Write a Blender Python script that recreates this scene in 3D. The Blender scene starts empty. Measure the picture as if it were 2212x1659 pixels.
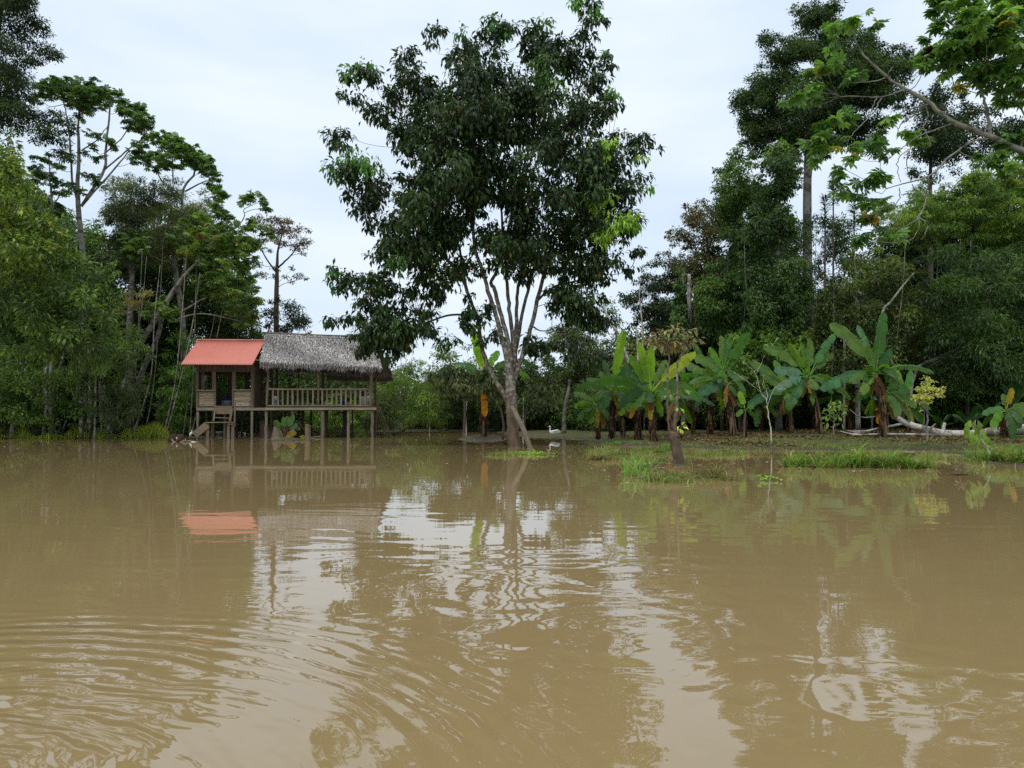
import bpy, math, zlib
import numpy as np
from math import radians, sin, cos, pi, tan, atan

# ---------------------------------------------------------------- camera, sky, sun, exposure
scene = bpy.context.scene
COL = scene.collection
CAMH = 1.15
FD = 1609.3            # focal length in units of the 2212-wide layout
PITCH = atan(67.0 / FD)
cam_d = bpy.data.cameras.new("camera"); cam = bpy.data.objects.new("camera", cam_d); COL.objects.link(cam)
cam.location = (0, 0, CAMH); cam.rotation_euler = (pi/2 + PITCH, 0, 0)
cam_d.sensor_width = 36.0; cam_d.lens = 36.0 * FD / 2212.0
cam_d.clip_start = 0.05; cam_d.clip_end = 3000
scene.camera = cam

SUN_EL, SUN_AZ = radians(62), radians(200)      # azimuth clockwise from +Y
w = bpy.data.worlds.new("World"); scene.world = w; w.use_nodes = True
nt = w.node_tree; nt.nodes.clear()
def wn(t, **k):
    n = nt.nodes.new(t)
    for a, b in k.items(): setattr(n, a, b)
    return n
out = wn('ShaderNodeOutputWorld'); bg = wn('ShaderNodeBackground'); sky = wn('ShaderNodeTexSky')
sky.sky_type = 'NISHITA'; sky.sun_disc = False; sky.sun_elevation = SUN_EL; sky.sun_rotation = SUN_AZ
sky.air_density = 1.0; sky.dust_density = 2.0
tc = wn('ShaderNodeTexCoord'); mp = wn('ShaderNodeMapping'); mp.inputs['Scale'].default_value = (1.0, 1.0, 3.2)
mp.inputs['Location'].default_value = (0.7, 0.2, 0.1)
nz = wn('ShaderNodeTexNoise'); nz.inputs['Scale'].default_value = 2.6; nz.inputs['Detail'].default_value = 6; nz.inputs['Roughness'].default_value = 0.5
rp = wn('ShaderNodeValToRGB'); rp.color_ramp.elements[0].position = 0.30; rp.color_ramp.elements[1].position = 0.72
SKYA = (6.3, 7.6, 9.1, 1); SKYB = (8.7, 9.5, 10.3, 1)
rp.color_ramp.elements[0].color = (0, 0, 0, 1); rp.color_ramp.elements[1].color = (1, 1, 1, 1)
cl = wn('ShaderNodeMixRGB'); cl.inputs['Color1'].default_value = SKYA; cl.inputs['Color2'].default_value = SKYB
mx = wn('ShaderNodeMixRGB'); mx.inputs['Fac'].default_value = 0.94
L = nt.links.new
L(tc.outputs['Generated'], mp.inputs['Vector']); L(mp.outputs['Vector'], nz.inputs['Vector']); L(nz.outputs['Fac'], rp.inputs['Fac'])
L(rp.outputs['Color'], cl.inputs['Fac']); L(sky.outputs['Color'], mx.inputs['Color1']); L(cl.outputs['Color'], mx.inputs['Color2'])
L(mx.outputs['Color'], bg.inputs['Color']); bg.inputs['Strength'].default_value = 0.085
L(bg.outputs['Background'], out.inputs['Surface'])

sd = bpy.data.lights.new("sun", 'SUN'); so = bpy.data.objects.new("sun", sd); COL.objects.link(so)
sd.energy = 1.3; sd.angle = radians(20); sd.color = (1.0, 0.96, 0.9)
so.rotation_euler = (pi/2 - SUN_EL, 0, -SUN_AZ + pi)
so.location = (0, -20, 60)
scene.view_settings.view_transform = 'Standard'; scene.view_settings.look = 'None'
scene.view_settings.exposure = 0.38; scene.view_settings.gamma = 1.0
c = scene.cycles
c.max_bounces = 6; c.diffuse_bounces = 3; c.glossy_bounces = 3; c.transmission_bounces = 4; c.transparent_max_bounces = 4
c.use_denoising = False; c.sample_clamp_indirect = 4.0
try: c.denoising_prefilter = 'ACCURATE'
except Exception: pass

# ---------------------------------------------------------------- layout helpers
CP, SP = cos(PITCH), sin(PITCH)
def ray(x, y):
    u = (x - 1106.0) / FD; v = (829.5 - y) / FD
    yc = CP - v * SP; zc = SP + v * CP
    return np.array([u / yc, 1.0, zc / yc])
def pt(x, y, Y):
    r = ray(x, y); return np.array([r[0]*Y, Y, CAMH + r[2]*Y])
def gp(x, y, z=0.0):
    r = ray(x, y); t = (z - CAMH) / r[2]; return np.array([r[0]*t, t, z])
_Z = {1:(680,1280,2.3042),2:(0,0,1.6592),3:(0,900,1.8036),4:(1250,0,1.5255),5:(1250,900,1.7461),
      6:(2600,0,1.4786),7:(2250,1150,2.0733),8:(3100,1150,2.0733),9:(3000,500,2.0182),10:(2080,1660,5.53),11:(620,1640,5.53),12:(1040,1620,5.53)}
def Z(i, *pts):
    a, b, s = _Z[i]
    r = [((a + p[0]/s)*0.54004, (b + p[1]/s)*0.54004) + tuple(p[2:]) for p in pts]
    return r[0] if len(r) == 1 else r
def rng(name): return np.random.default_rng(zlib.crc32(name.encode()))
def unit(v):
    v = np.asarray(v, float); n = np.linalg.norm(v, axis=-1, keepdims=True); return v / np.maximum(n, 1e-9)
UP = np.array([0., 0., 1.])

# ---------------------------------------------------------------- object helpers
def put(o, label=None, cat=None, group=None, kind=None, parent=None):
    if parent is not None:
        o.parent = parent
    if label: o['label'] = label
    if cat: o['category'] = cat
    if group: o['group'] = group
    if kind: o['kind'] = kind
    return o
def mesh(name, V, Fc, mat=None, col=None, parent=None, smooth=False, **tags):
    """V (n,3); Fc either (m,3)/(m,4) int array or a list of index lists. Coordinates are world; parents are un-rotated empties."""
    V = np.asarray(V, np.float32).reshape(-1, 3)
    me = bpy.data.meshes.new(name)
    base = np.zeros(3, np.float32)
    if parent is not None:
        base = np.array(parent_world(parent), np.float32)
    org = np.zeros(3, np.float32)
    if parent is None:
        org = np.array([(V[:, 0].min()+V[:, 0].max())/2, (V[:, 1].min()+V[:, 1].max())/2, V[:, 2].min()], np.float32)
        if tags.pop('origin0', False): org[:] = 0
    else:
        tags.pop('origin0', None)
    V = V - base - org
    if isinstance(Fc, np.ndarray):
        m, k = Fc.shape
        me.vertices.add(len(V)); me.vertices.foreach_set('co', V.ravel())
        me.loops.add(m*k); me.loops.foreach_set('vertex_index', Fc.astype(np.int32).ravel())
        me.polygons.add(m); me.polygons.foreach_set('loop_start', np.arange(0, m*k, k, dtype=np.int32))
        me.polygons.foreach_set('loop_total', np.full(m, k, np.int32))
        me.update(calc_edges=True)
    else:
        me.from_pydata(V.tolist(), [], [list(map(int, f)) for f in Fc]); me.update()
    if col is not None:
        at = me.attributes.new('Col', 'FLOAT_COLOR', 'POINT')
        cc = np.ones((len(V), 4), np.float32); cc[:, :3] = col
        at.data.foreach_set('color', cc.ravel())
    me.polygons.foreach_set('use_smooth', np.full(len(me.polygons), bool(smooth)))
    if mat: me.materials.append(mat)
    o = bpy.data.objects.new(name, me); COL.objects.link(o)
    if parent is not None: o.parent = parent
    else: o.location = org.tolist()
    put(o, **tags)
    return o
def parent_world(p):
    x = np.zeros(3)
    while p is not None:
        x += np.array(p.location); p = p.parent
    return x
def thing(name, label, cat, loc, group=None):
    o = bpy.data.objects.new(name, None); COL.objects.link(o); o.location = [float(q) for q in loc]
    o.empty_display_size = 0.2
    return put(o, label, cat, group)

class MB:
    """collects pieces into one mesh"""
    def __init__(s): s.V = []; s.F = []; s.C = []; s.n = 0
    def add(s, V, F, col=(1, 1, 1)):
        V = np.asarray(V, float).reshape(-1, 3); s.V.append(V)
        s.F.extend([[i + s.n for i in f] for f in F]); s.n += len(V)
        cc = np.ones((len(V), 3)); cc[:] = col; s.C.append(cc)
        return s
    def build(s, name, mat, parent=None, smooth=False, **t):
        return mesh(name, np.concatenate(s.V), s.F, mat, np.concatenate(s.C), parent, smooth, **t)
    def beam(s, a, b, wd, ht, side=None, col=(1, 1, 1)):
        a = np.asarray(a, float); b = np.asarray(b, float); d = unit(b - a)
        if side is None:
            side = np.cross(d, UP)
            if np.linalg.norm(side) < 0.2: side = HU
        side = unit(side - d*np.dot(side, d)); up = unit(np.cross(side, d))
        V = []
        for p in (a, b):
            for i, j in ((-1,-1),(1,-1),(1,1),(-1,1)): V.append(p + side*wd/2*i + up*ht/2*j)
        return s.add(V, [(0,1,2,3)[::-1],(4,5,6,7),(0,1,5,4),(1,2,6,5),(2,3,7,6),(3,0,4,7)], col)
    def tube(s, P, R, k=7, col=(1, 1, 1), r=None, rough=0.0):
        P = np.asarray(P, float); n = len(P); R = np.broadcast_to(np.asarray(R, float), (n,))
        T = unit(np.gradient(P, axis=0)); ref = np.array([0.31, 0.87, 0.38]) if abs(T[0][2]) > .5 else UP
        V = []
        for i in range(n):
            a = unit(np.cross(T[i], ref)); b = np.cross(T[i], a)
            for j in range(k):
                t = 2*pi*j/k; rr = R[i]*(1 + (r.uniform(-rough, rough) if r is not None else 0))
                V.append(P[i] + (a*cos(t) + b*sin(t))*rr)
        F = [(i*k+j, i*k+(j+1) % k, (i+1)*k+(j+1) % k, (i+1)*k+j) for i in range(n-1) for j in range(k)]
        F += [tuple(range(k))[::-1], tuple(range((n-1)*k, n*k))]
        return s.add(V, F, col)

def curve(P, n):
    """Catmull-Rom through rows of P (any columns)"""
    P = np.asarray(P, float)
    if len(P) == 2: return P[0] + (P[1]-P[0])*np.linspace(0, 1, n)[:, None]
    Q = np.vstack([2*P[0]-P[1], P, 2*P[-1]-P[-2]])
    t = np.linspace(0, len(P)-1-1e-6, n); i = t.astype(int); u = (t-i)[:, None]
    a, b, c_, d = Q[i], Q[i+1], Q[i+2], Q[i+3]
    return .5*((2*b)+(-a+c_)*u+(2*a-5*b+4*c_-d)*u*u+(-a+3*b-3*c_+d)*u**3)

# ---------------------------------------------------------------- materials
def newmat(name):
    m = bpy.data.materials.new(name); m.use_nodes = True; m.node_tree.nodes.clear(); return m
class NG:
    def __init__(s, m): s.t = m.node_tree; s.o = s.n('ShaderNodeOutputMaterial')
    def n(s, t, **k):
        x = s.t.nodes.new(t)
        for a, b in k.items(): setattr(x, a, b)
        return x
    def l(s, a, b): s.t.links.new(a, b)
    def m(s, op, a, b=None, c=None):
        x = s.n('ShaderNodeMath', operation=op)
        for i, v in enumerate((a, b, c)):
            if v is None: continue
            if isinstance(v, (int, float)): x.inputs[i].default_value = v
            else: s.l(v, x.inputs[i])
        return x.outputs[0]
    def noise(s, vec, scale, detail=4, rough=.5, dist=0):
        x = s.n('ShaderNodeTexNoise'); x.inputs['Scale'].default_value = scale; x.inputs['Detail'].default_value = detail
        x.inputs['Roughness'].default_value = rough; x.inputs['Distortion'].default_value = dist
        if vec is not None: s.l(vec, x.inputs['Vector'])
        return x
    def map(s, vec, sc=(1, 1, 1), rot=(0, 0, 0), loc=(0, 0, 0)):
        x = s.n('ShaderNodeMapping'); x.inputs['Scale'].default_value = sc; x.inputs['Rotation'].default_value = rot; x.inputs['Location'].default_value = loc
        s.l(vec, x.inputs['Vector']); return x.outputs[0]
    def ramp(s, fac, stops):
        x = s.n('ShaderNodeValToRGB'); e = x.color_ramp.elements
        while len(e) < len(stops): e.new(0.5)
        for q, (p, cl_) in zip(e, stops):
            q.position = p; q.color = (*cl_, 1) if len(cl_) == 3 else cl_
        s.l(fac, x.inputs['Fac']); return x.outputs['Color']
    def mix(s, f, a, b, mode='MIX'):
        x = s.n('ShaderNodeMixRGB', blend_type=mode)
        for k, v in (('Fac', f), ('Color1', a), ('Color2', b)):
            if isinstance(v, (int, float)): x.inputs[k].default_value = v
            elif isinstance(v, tuple): x.inputs[k].default_value = (*v, 1)[:4]
            else: s.l(v, x.inputs[k])
        return x.outputs['Color']
    def bsdf(s, col, rough=.8, spec=.3, bump=None, bs=1.0, bd=.01):
        x = s.n('ShaderNodeBsdfPrincipled')
        if isinstance(col, tuple): x.inputs['Base Color'].default_value = (*col, 1)
        else: s.l(col, x.inputs['Base Color'])
        if isinstance(rough, (int, float)): x.inputs['Roughness'].default_value = rough
        else: s.l(rough, x.inputs['Roughness'])
        x.inputs['Specular IOR Level'].default_value = spec
        if bump is not None:
            b = s.n('ShaderNodeBump'); b.inputs['Strength'].default_value = bs; b.inputs['Distance'].default_value = bd
            s.l(bump, b.inputs['Height']); s.l(b.outputs['Normal'], x.inputs['Normal'])
        return x
def leafmat(name, trans=.3, rough=.45, spec=.4, ty=(1.5, 1.35, .6)):
    m = newmat(name); g = NG(m); a = g.n('ShaderNodeAttribute', attribute_name='Col')
    p = g.bsdf(a.outputs['Color'], rough, spec)
    t = g.n('ShaderNodeBsdfTranslucent'); g.l(g.mix(1.0, a.outputs['Color'], ty, 'MULTIPLY'), t.inputs['Color'])
    x = g.n('ShaderNodeMixShader'); x.inputs['Fac'].default_value = trans
    g.l(p.outputs[0], x.inputs[1]); g.l(t.outputs[0], x.inputs[2]); g.l(x.outputs[0], g.o.inputs['Surface'])
    return m
LEAF = leafmat('foliage', .38, .42, .45, (1.6, 1.55, .8))
LEAFG = leafmat('glossy_foliage', .28, .42, .35, (1.7, 1.6, .8))
BANANA = leafmat('banana_leaf', .5, .42, .28, (1.7, 1.6, .5))
GRASSM = leafmat('grass_blade', .35, .5, .3)
DEAD = leafmat('dead_leaf', .15, .8, .1, (1.2, 1.0, .7))
def woodmat(name, c1, c2, scale=3.0, stretch=(8, 8, .8), spots=None, silt=False):
    m = newmat(name); g = NG(m); a = g.n('ShaderNodeAttribute', attribute_name='Col'); t = g.n('ShaderNodeTexCoord')
    v = g.map(t.outputs['Object'], stretch)
    n1 = g.noise(v, scale, 6, .65); n2 = g.noise(t.outputs['Object'], 1.3, 3)
    f = g.m('ADD', g.m('MULTIPLY', n1.outputs['Fac'], .7), g.m('MULTIPLY', n2.outputs['Fac'], .3))
    col = g.ramp(f, [(.3, c1), (.68, c2)])
    if spots:
        n3 = g.noise(t.outputs['Object'], spots[1], 5, .6); k = g.ramp(n3.outputs['Fac'], [(.5, (0, 0, 0)), (.58, (1, 1, 1))])
        col = g.mix(k, col, spots[0])
    if silt:       # dried flood silt on the lowest metres of the bole
        sx = g.n('ShaderNodeSeparateXYZ'); g.l(t.outputs['Object'], sx.inputs[0]); mr = g.n('ShaderNodeMapRange'); mr.interpolation_type = 'SMOOTHSTEP'
        mr.inputs['From Min'].default_value = 3.6; mr.inputs['From Max'].default_value = 1.6; g.l(g.m('ADD', sx.outputs['Z'], n2.outputs['Fac']), mr.inputs['Value'])
        col = g.mix(mr.outputs[0], col, g.ramp(n1.outputs['Fac'], [(.3, (.06, .042, .028)), (.7, (.15, .11, .075))]))
    col = g.mix(1.0, col, a.outputs['Color'], 'MULTIPLY')
    p = g.bsdf(col, .85, .2, n1.outputs['Fac'], .7, .012); g.l(p.outputs[0], g.o.inputs['Surface']); return m
BARK = woodmat('lichen_bark', (.06, .045, .033), (.165, .135, .105), 2.0, (3, 3, 1), ((.26, .255, .22), 8.5), True)
BARKP = woodmat('pale_bark', (.14, .13, .105), (.32, .31, .265), 2.0, (2, 2, 4), ((.10, .09, .07), 3.0))
BARKD = woodmat('dark_bark', (.035, .028, .02), (.11, .09, .065), 2.2, (4, 4, 1))
LOGM = woodmat('bleached_log', (.35, .32, .28), (.62, .59, .53), 2.0, (1, 3, 3), ((.2, .17, .13), 2.5))
WOOD = woodmat('weathered_wood', (.08, .065, .05), (.26, .225, .18), 2.5, (9, 9, .7))
WOODH = woodmat('weathered_beam', (.10, .083, .063), (.31, .275, .22), 2.5, (.7, 9, 9))
STEM = woodmat('banana_stem', (.07, .045, .028), (.22, .16, .10), 2.0, (8, 8, 1))
def plain(name, col, rough=.6, spec=.4):
    m = newmat(name); g = NG(m); t = g.n('ShaderNodeTexCoord'); n = g.noise(t.outputs['Object'], 9, 5, .6)
    cc = g.mix(n.outputs['Fac'], tuple(q*.75 for q in col), tuple(min(1, q*1.2) for q in col))
    g.l(g.bsdf(cc, rough, spec).outputs[0], g.o.inputs['Surface']); return m
# ---------------------------------------------------------------- ground
pond = [np.array(p, float) for p in [(-45,-30),(-45,25)]]
for q in [(-120,948),(0,948),(200,947.5),(363,947),(374,942),(400,938)]: pond.append(gp(*q)[:2])
for q in [(430,934.5),(560,934),(640,932.5),(800,931.5),(1000,931.5),(1075,933),(1100,938),(1139,944),(1200,947),(1300,949),
          (1340,957),(1400,961),(1480,968),(1600,973),(1750,973),(1900,972),(2030,972),(2080,985),(2150,1000),(2212,1008),(2320,1040)]:
    pond.append(gp(*q)[:2])
pond += [np.array((14., 5.)), np.array((16., -30.))]
pond = np.array(pond)
def sdist(x, y):
    P = np.stack([x, y], -1)[..., None, :]; A = pond; B = np.roll(pond, -1, 0); AB = B - A
    t = np.clip(((P-A)*AB).sum(-1)/(AB**2).sum(-1), 0, 1); d = np.sqrt((((P-(A+t[..., None]*AB))**2).sum(-1)).min(-1))
    yy = P[..., 1]; xx = P[..., 0]
    cr = ((A[:, 1] > yy) != (B[:, 1] > yy)) & (xx < (B[:, 0]-A[:, 0])*(yy-A[:, 1])/(B[:, 1]-A[:, 1]+1e-12)+A[:, 0])
    ins = cr.sum(-1) % 2 == 1
    return np.where(ins, -d, d)
MOUNDS = [(*gp(*Z(1,(1090,1112)))[:2], .95, .16), (*gp(1042,948)[:2], 1.5, .20), (*gp(*Z(1,(880,1078)))[:2], 1.5, .14),
          (*gp(*Z(7,(620,1300)))[:2], 1.6, .12), (*gp(*Z(7,(390,1285)))[:2], 1.6, .12)]
def gh(x, y):
    x = np.asarray(x, float); y = np.asarray(y, float)
    d = sdist(x, y) + .35*np.sin(x*1.7+y*.6)*np.sin(y*1.3-x*.5) + .12*np.sin(x*5.1)*np.sin(y*4.3)
    z = np.where(d > 0, .018+np.minimum(d*.035, .42)+np.clip(d-20, 0, 400)*.002, np.maximum(-.7, d*.09-.02))
    z = z + np.where(d > 0, .018*np.sin(x*3.1+1)*np.sin(y*2.7)+.01*np.sin(x*9.)*np.sin(y*8.), 0)*np.clip(d*2, 0, 1)
    for mx_, my_, r, h in MOUNDS:
        q = np.sqrt((x-mx_)**2+((y-my_)*.8)**2)/r
        z = np.maximum(z, (h+.1)*(1-q**2)-.1 + .012*np.sin(x*11)*np.sin(y*10))
    return z
def G(x, y): return float(gh(np.array([x]), np.array([y]))[0])
def onground(x, Y, dz=-.03):
    """world point on the ground under layout column x at depth Y"""
    X = ray(x, 900)[0]*Y; return np.array([X, Y, G(X, Y)+dz])
xs = np.concatenate([[-1400,-700,-350,-180,-100,-70,-55], np.arange(-45, 40, .42), [45,60,90,160,320,700,1400]])
ys = np.concatenate([[-700,-200,-80,-40,-25], np.arange(-12, 12, 1.5), np.arange(12, 62, .42), [66,72,80,95,120,180,320,700,1800]])
gx, gy = np.meshgrid(xs, ys); gz = np.stack([gh(r0, r1) for r0, r1 in zip(gx, gy)])
ni, nj = gx.shape; idx = np.arange(ni*nj).reshape(ni, nj)
Fq = np.stack([idx[:-1, :-1], idx[:-1, 1:], idx[1:, 1:], idx[1:, :-1]], -1).reshape(-1, 4)
m = newmat('mud_and_turf'); g = NG(m); t = g.n('ShaderNodeNewGeometry')
n1 = g.noise(t.outputs['Position'], .55, 5, .6); n2 = g.noise(t.outputs['Position'], 7, 6, .7); n3 = g.noise(t.outputs['Position'], 2.2, 5, .65)
mud = g.ramp(n2.outputs['Fac'], [(.3, (.035, .025, .017)), (.7, (.12, .09, .06))])
turf = g.ramp(n2.outputs['Fac'], [(.3, (.05, .065, .02)), (.7, (.13, .15, .045))])
sx = g.n('ShaderNodeSeparateXYZ'); g.l(t.outputs['Position'], sx.inputs[0])
k = g.m('MULTIPLY', g.m('SUBTRACT', g.m('ADD', n1.outputs['Fac'], g.m('MULTIPLY', n3.outputs['Fac'], .5)), .66), 7.0)

cp = g.n('ShaderNodeClamp'); g.l(k, cp.inputs[0])
hz = g.n('ShaderNodeMapRange'); hz.inputs['From Min'].default_value = .03; hz.inputs['From Max'].default_value = .085; g.l(sx.outputs['Z'], hz.inputs['Value'])
kk = g.m('MULTIPLY', cp.outputs[0], hz.outputs[0])
colg = g.mix(kk, mud, turf)
rr = g.n('ShaderNodeMapRange'); rr.inputs['From Min'].default_value = .0; rr.inputs['From Max'].default_value = .1; rr.inputs['To Min'].default_value = .6; rr.inputs['To Max'].default_value = .95
g.l(sx.outputs['Z'], rr.inputs['Value'])
g.l(g.bsdf(colg, rr.outputs[0], .15, n2.outputs['Fac'], .8, .03).outputs[0], g.o.inputs['Surface'])
mesh('ground', np.stack([gx, gy, gz], -1).reshape(-1, 3), Fq, m, smooth=True, kind='structure', origin0=True)

# ---------------------------------------------------------------- water
m = newmat('muddy_water'); g = NG(m); t = g.n('ShaderNodeNewGeometry'); pos = t.outputs['Position']
sx = g.n('ShaderNodeSeparateXYZ'); g.l(pos, sx.inputs[0]); PX, PY = sx.outputs['X'], sx.outputs['Y']
def gauss(v, c0, s0): return g.m('EXPONENT', g.m('MULTIPLY', g.m('POWER', g.m('ABSOLUTE', g.m('DIVIDE', g.m('SUBTRACT', v, c0), s0)), 2.0), -1.0))
warp = g.noise(pos, 1.1, 3, .5); wv = g.m('SUBTRACT', warp.outputs['Fac'], .5)
warp2 = g.noise(pos, .55, 2, .5); wv2 = g.m('SUBTRACT', warp2.outputs['Fac'], .5)
patch = g.noise(g.map(pos, (.5, .5, 1), loc=(3.1, 1.7, 0)), 1.0, 2, .5)
pk = g.n('ShaderNodeMapRange'); pk.inputs['From Min'].default_value = .38; pk.inputs['From Max'].default_value = .66; g.l(patch.outputs['Fac'], pk.inputs['Value'])
H = None
def addh(x):
    global H
    H = x if H is None else g.m('ADD', H, x)
def ring(cx, cy, lam, amp, r0, sg, wob=.25):
    r = g.m('SQRT', g.m('ADD', g.m('POWER', g.m('ABSOLUTE', g.m('SUBTRACT', PX, cx)), 2.0), g.m('POWER', g.m('ABSOLUTE', g.m('SUBTRACT', PY, cy)), 2.0)))
    r = g.m('ADD', r, g.m('MULTIPLY', wv, wob))
    addh(g.m('MULTIPLY', g.m('MULTIPLY', g.m('SINE', g.m('MULTIPLY', r, 2*pi/lam)), amp), gauss(r, r0, sg)))
def band(lam, amp, ang, yc, ys_, xc=0, xs_=20, wob=.8, pat=True):
    u = g.m('ADD', g.m('MULTIPLY', PX, sin(ang)), g.m('MULTIPLY', PY, cos(ang)))
    u = g.m('ADD', u, g.m('MULTIPLY', wv2, wob))
    h = g.m('MULTIPLY', g.m('SINE', g.m('MULTIPLY', u, 2*pi/lam)), amp)
    h = g.m('MULTIPLY', h, g.m('MULTIPLY', gauss(PY, yc, ys_), gauss(PX, xc, xs_)))
    if pat: h = g.m('MULTIPLY', h, pk.outputs[0])
    addh(h)
ring(-2.3, 1.6, .135, .0021, 2.35, .36, .25)
ring(-2.5, 1.3, .20, .0023, 1.7, .55, .5)
ring(-1.9, 1.9, .07, .0007, .9, .7, .6)
ring(-3.4, 2.2, .16, .0014, 1.4, .8, .5)
ring(.55, 3.97, .26, .0008, .5, .6, .7)
ring(.10, 4.9, .36, .0010, .7, .9, .9)
ring(1.42, 3.05, .30, .0008, .5, .35, 1.1)
ring(1.9, 2.3, .3, .0008, .6, .4, 1.0)
band(.42, .0011, -.12, 6.0, 2.6, .6, 3.2, 1.0)
band(.30, .0006, .10, 7.5, 3.5, -1.5, 5.0, 1.2)
band(.8, .0010, .06, 9, 5, 0, 9, 2.0)
n = g.noise(g.map(pos, (1.2, 2.6, 1)), 1.3, 3, .55); addh(g.m('MULTIPLY', n.outputs['Fac'], .0020))
n = g.noise(g.map(pos, (1.0, 2.0, 1), rot=(0, 0, .3)), 6.0, 2, .5)
addh(g.m('MULTIPLY', g.m('MULTIPLY', n.outputs['Fac'], .0003), pk.outputs[0]))
H = g.m('MULTIPLY', H, g.m('ADD', .13, g.m('MULTIPLY', gauss(PY, 0, 12.5), .87))); addh(g.m('MULTIPLY', g.m('SINE', g.m('MULTIPLY', g.m('ADD', PY, g.m('MULTIPLY', wv2, .6)), 2*pi/.17)), g.m('MULTIPLY', g.m('MULTIPLY', gauss(PY, 37.2, 1.0), gauss(PX, -4.5, 3.0)), .0012)))
bmp = g.n('ShaderNodeBump'); bmp.inputs['Strength'].default_value = 1.0; bmp.inputs['Distance'].default_value = 1.0; g.l(H, bmp.inputs['Height'])
nm = g.noise(pos, .18, 4, .6)
wc = g.mix(nm.outputs['Fac'], (.268, .186, .082), (.306, .215, .098))
df = g.n('ShaderNodeBsdfDiffuse'); g.l(wc, df.inputs['Color'])
gl = g.n('ShaderNodeBsdfGlossy'); gl.inputs['Roughness'].default_value = .012; gl.inputs['Color'].default_value = (.97, .97, .97, 1); g.l(bmp.outputs['Normal'], gl.inputs['Normal'])
fr = g.n('ShaderNodeFresnel'); fr.inputs['IOR'].default_value = 1.62; g.l(bmp.outputs['Normal'], fr.inputs['Normal'])
ms = g.n('ShaderNodeMixShader'); g.l(fr.outputs[0], ms.inputs['Fac']); g.l(df.outputs[0], ms.inputs[1]); g.l(gl.outputs[0], ms.inputs[2]); g.l(ms.outputs[0], g.o.inputs['Surface'])
WX = np.linspace(-46, 20, 34); WY = np.linspace(-31, 66, 49); wx, wy = np.meshgrid(WX, WY); idx = np.arange(wx.size).reshape(wx.shape)
mesh('water', np.stack([wx, wy, np.zeros_like(wx)], -1).reshape(-1, 3), np.stack([idx[:-1, :-1], idx[:-1, 1:], idx[1:, 1:], idx[1:, :-1]], -1).reshape(-1, 4), m, kind='structure', origin0=True)

# ---------------------------------------------------------------- the stilt house (front plane turned 4 degrees)
HA = radians(4); HU = np.array([cos(HA), sin(HA), 0.]); HV = np.array([-sin(HA), cos(HA), 0.])
HP = gp(*Z(1, (1100, 1088))); 
def hp(zx, zy, d=0.0):
    x, y = Z(1, (zx, zy)); r = ray(x, y); o = np.array([0, 0, CAMH])
    t = (d + np.dot(HP - o, HV)) / np.dot(r, HV); return o + r*t
def hz_(zx, zref, d, z):       # point in column zx at depth d and height z
    p = hp(zx, zref, d); p[2] = z; return p
FLOOR = hp(600, 800)[2]; BEAMZ = hp(600, 820)[2]
rw = rng('wood')
def wcol(r, lo=.75, hi=1.15, tint=(1, 1, 1)): return np.array(tint)*r.uniform(lo, hi)
def post(parent, zx, ztop, d=0, wd=.11, zx2=None, zbot=None, col=None, rnd=True, name='post'):
    a = hp(zx, ztop, d); b = hp(zx2 if zx2 is not None else zx, zbot if zbot else 1000, d)
    if zbot is None: b[2] = -.5
    col = wcol(rw) if col is None else col
    mb = MB()
    if rnd:
        n = 7; P = a + (b-a)*np.linspace(0, 1, n)[:, None]; P[1:-1] += rw.normal(0, .010, (n-2, 3)); 
        mb.tube(P, wd/2*(1+rw.normal(0, .06, n)), 8, col)
        return mb.build(name, WOOD, parent, True)
    mb.beam(a, b, wd, wd*.7, HU, col); return mb.build(name, WOOD, parent)
DK = (.42, .38, .34)
hut = thing('stilt_hut', 'small wooden hut on stilts under a red corrugated metal roof', 'hut', hz_(500, 1000, 1.4, 0))
plat = thing('thatched_platform', 'open raised wooden platform on stilts under a grey thatched roof', 'pavilion', hz_(1380, 1000, 2.2, 0))
HD = 2.8
# --- hut floor, beams
def slab(parent, name, zx0, zx1, zz, d0, d1, th, col, mat=WOODH, over=0):
    z = hp(600, zz)[2]
    mb = MB(); n = int((d1-d0)/.16)
    a = hz_(zx0, 820, 0, z); b = hz_(zx1, 820, 0, z)
    for i in range(n):
        o = HV*(d0+(i+.5)*(d1-d0)/n); mb.beam(a+o, b+o, (d1-d0)/n*.94, th, HV, wcol(rw)*np.array(col))
    mb.build(name, mat, parent)
slab(hut, 'floor', 247, 772, 803, .0, HD, .045, (.8, .8, .8))
MB().beam(hp(244, 821, -.06), hp(893, 821, -.06), .08, .13, HV, (1.0, .97, .92)).build('floor_beam', WOODH, hut)
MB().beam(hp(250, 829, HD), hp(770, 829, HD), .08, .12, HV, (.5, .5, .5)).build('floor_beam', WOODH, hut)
for zx in (262, 508, 752): MB().beam(hz_(zx, 820, .0, BEAMZ-.02), hz_(zx, 820, 0, BEAMZ-.02)+HV*HD, .08, .1, HU, (.6,.57,.55)).build('floor_beam', WOODH, hut)
# --- stilts
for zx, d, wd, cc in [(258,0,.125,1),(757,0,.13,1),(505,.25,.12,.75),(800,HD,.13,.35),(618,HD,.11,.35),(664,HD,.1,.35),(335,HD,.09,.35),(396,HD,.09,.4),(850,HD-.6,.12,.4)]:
    post(hut, zx, 826, d, wd, col=(cc, cc*.96, cc*.93), name='stilt')
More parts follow.
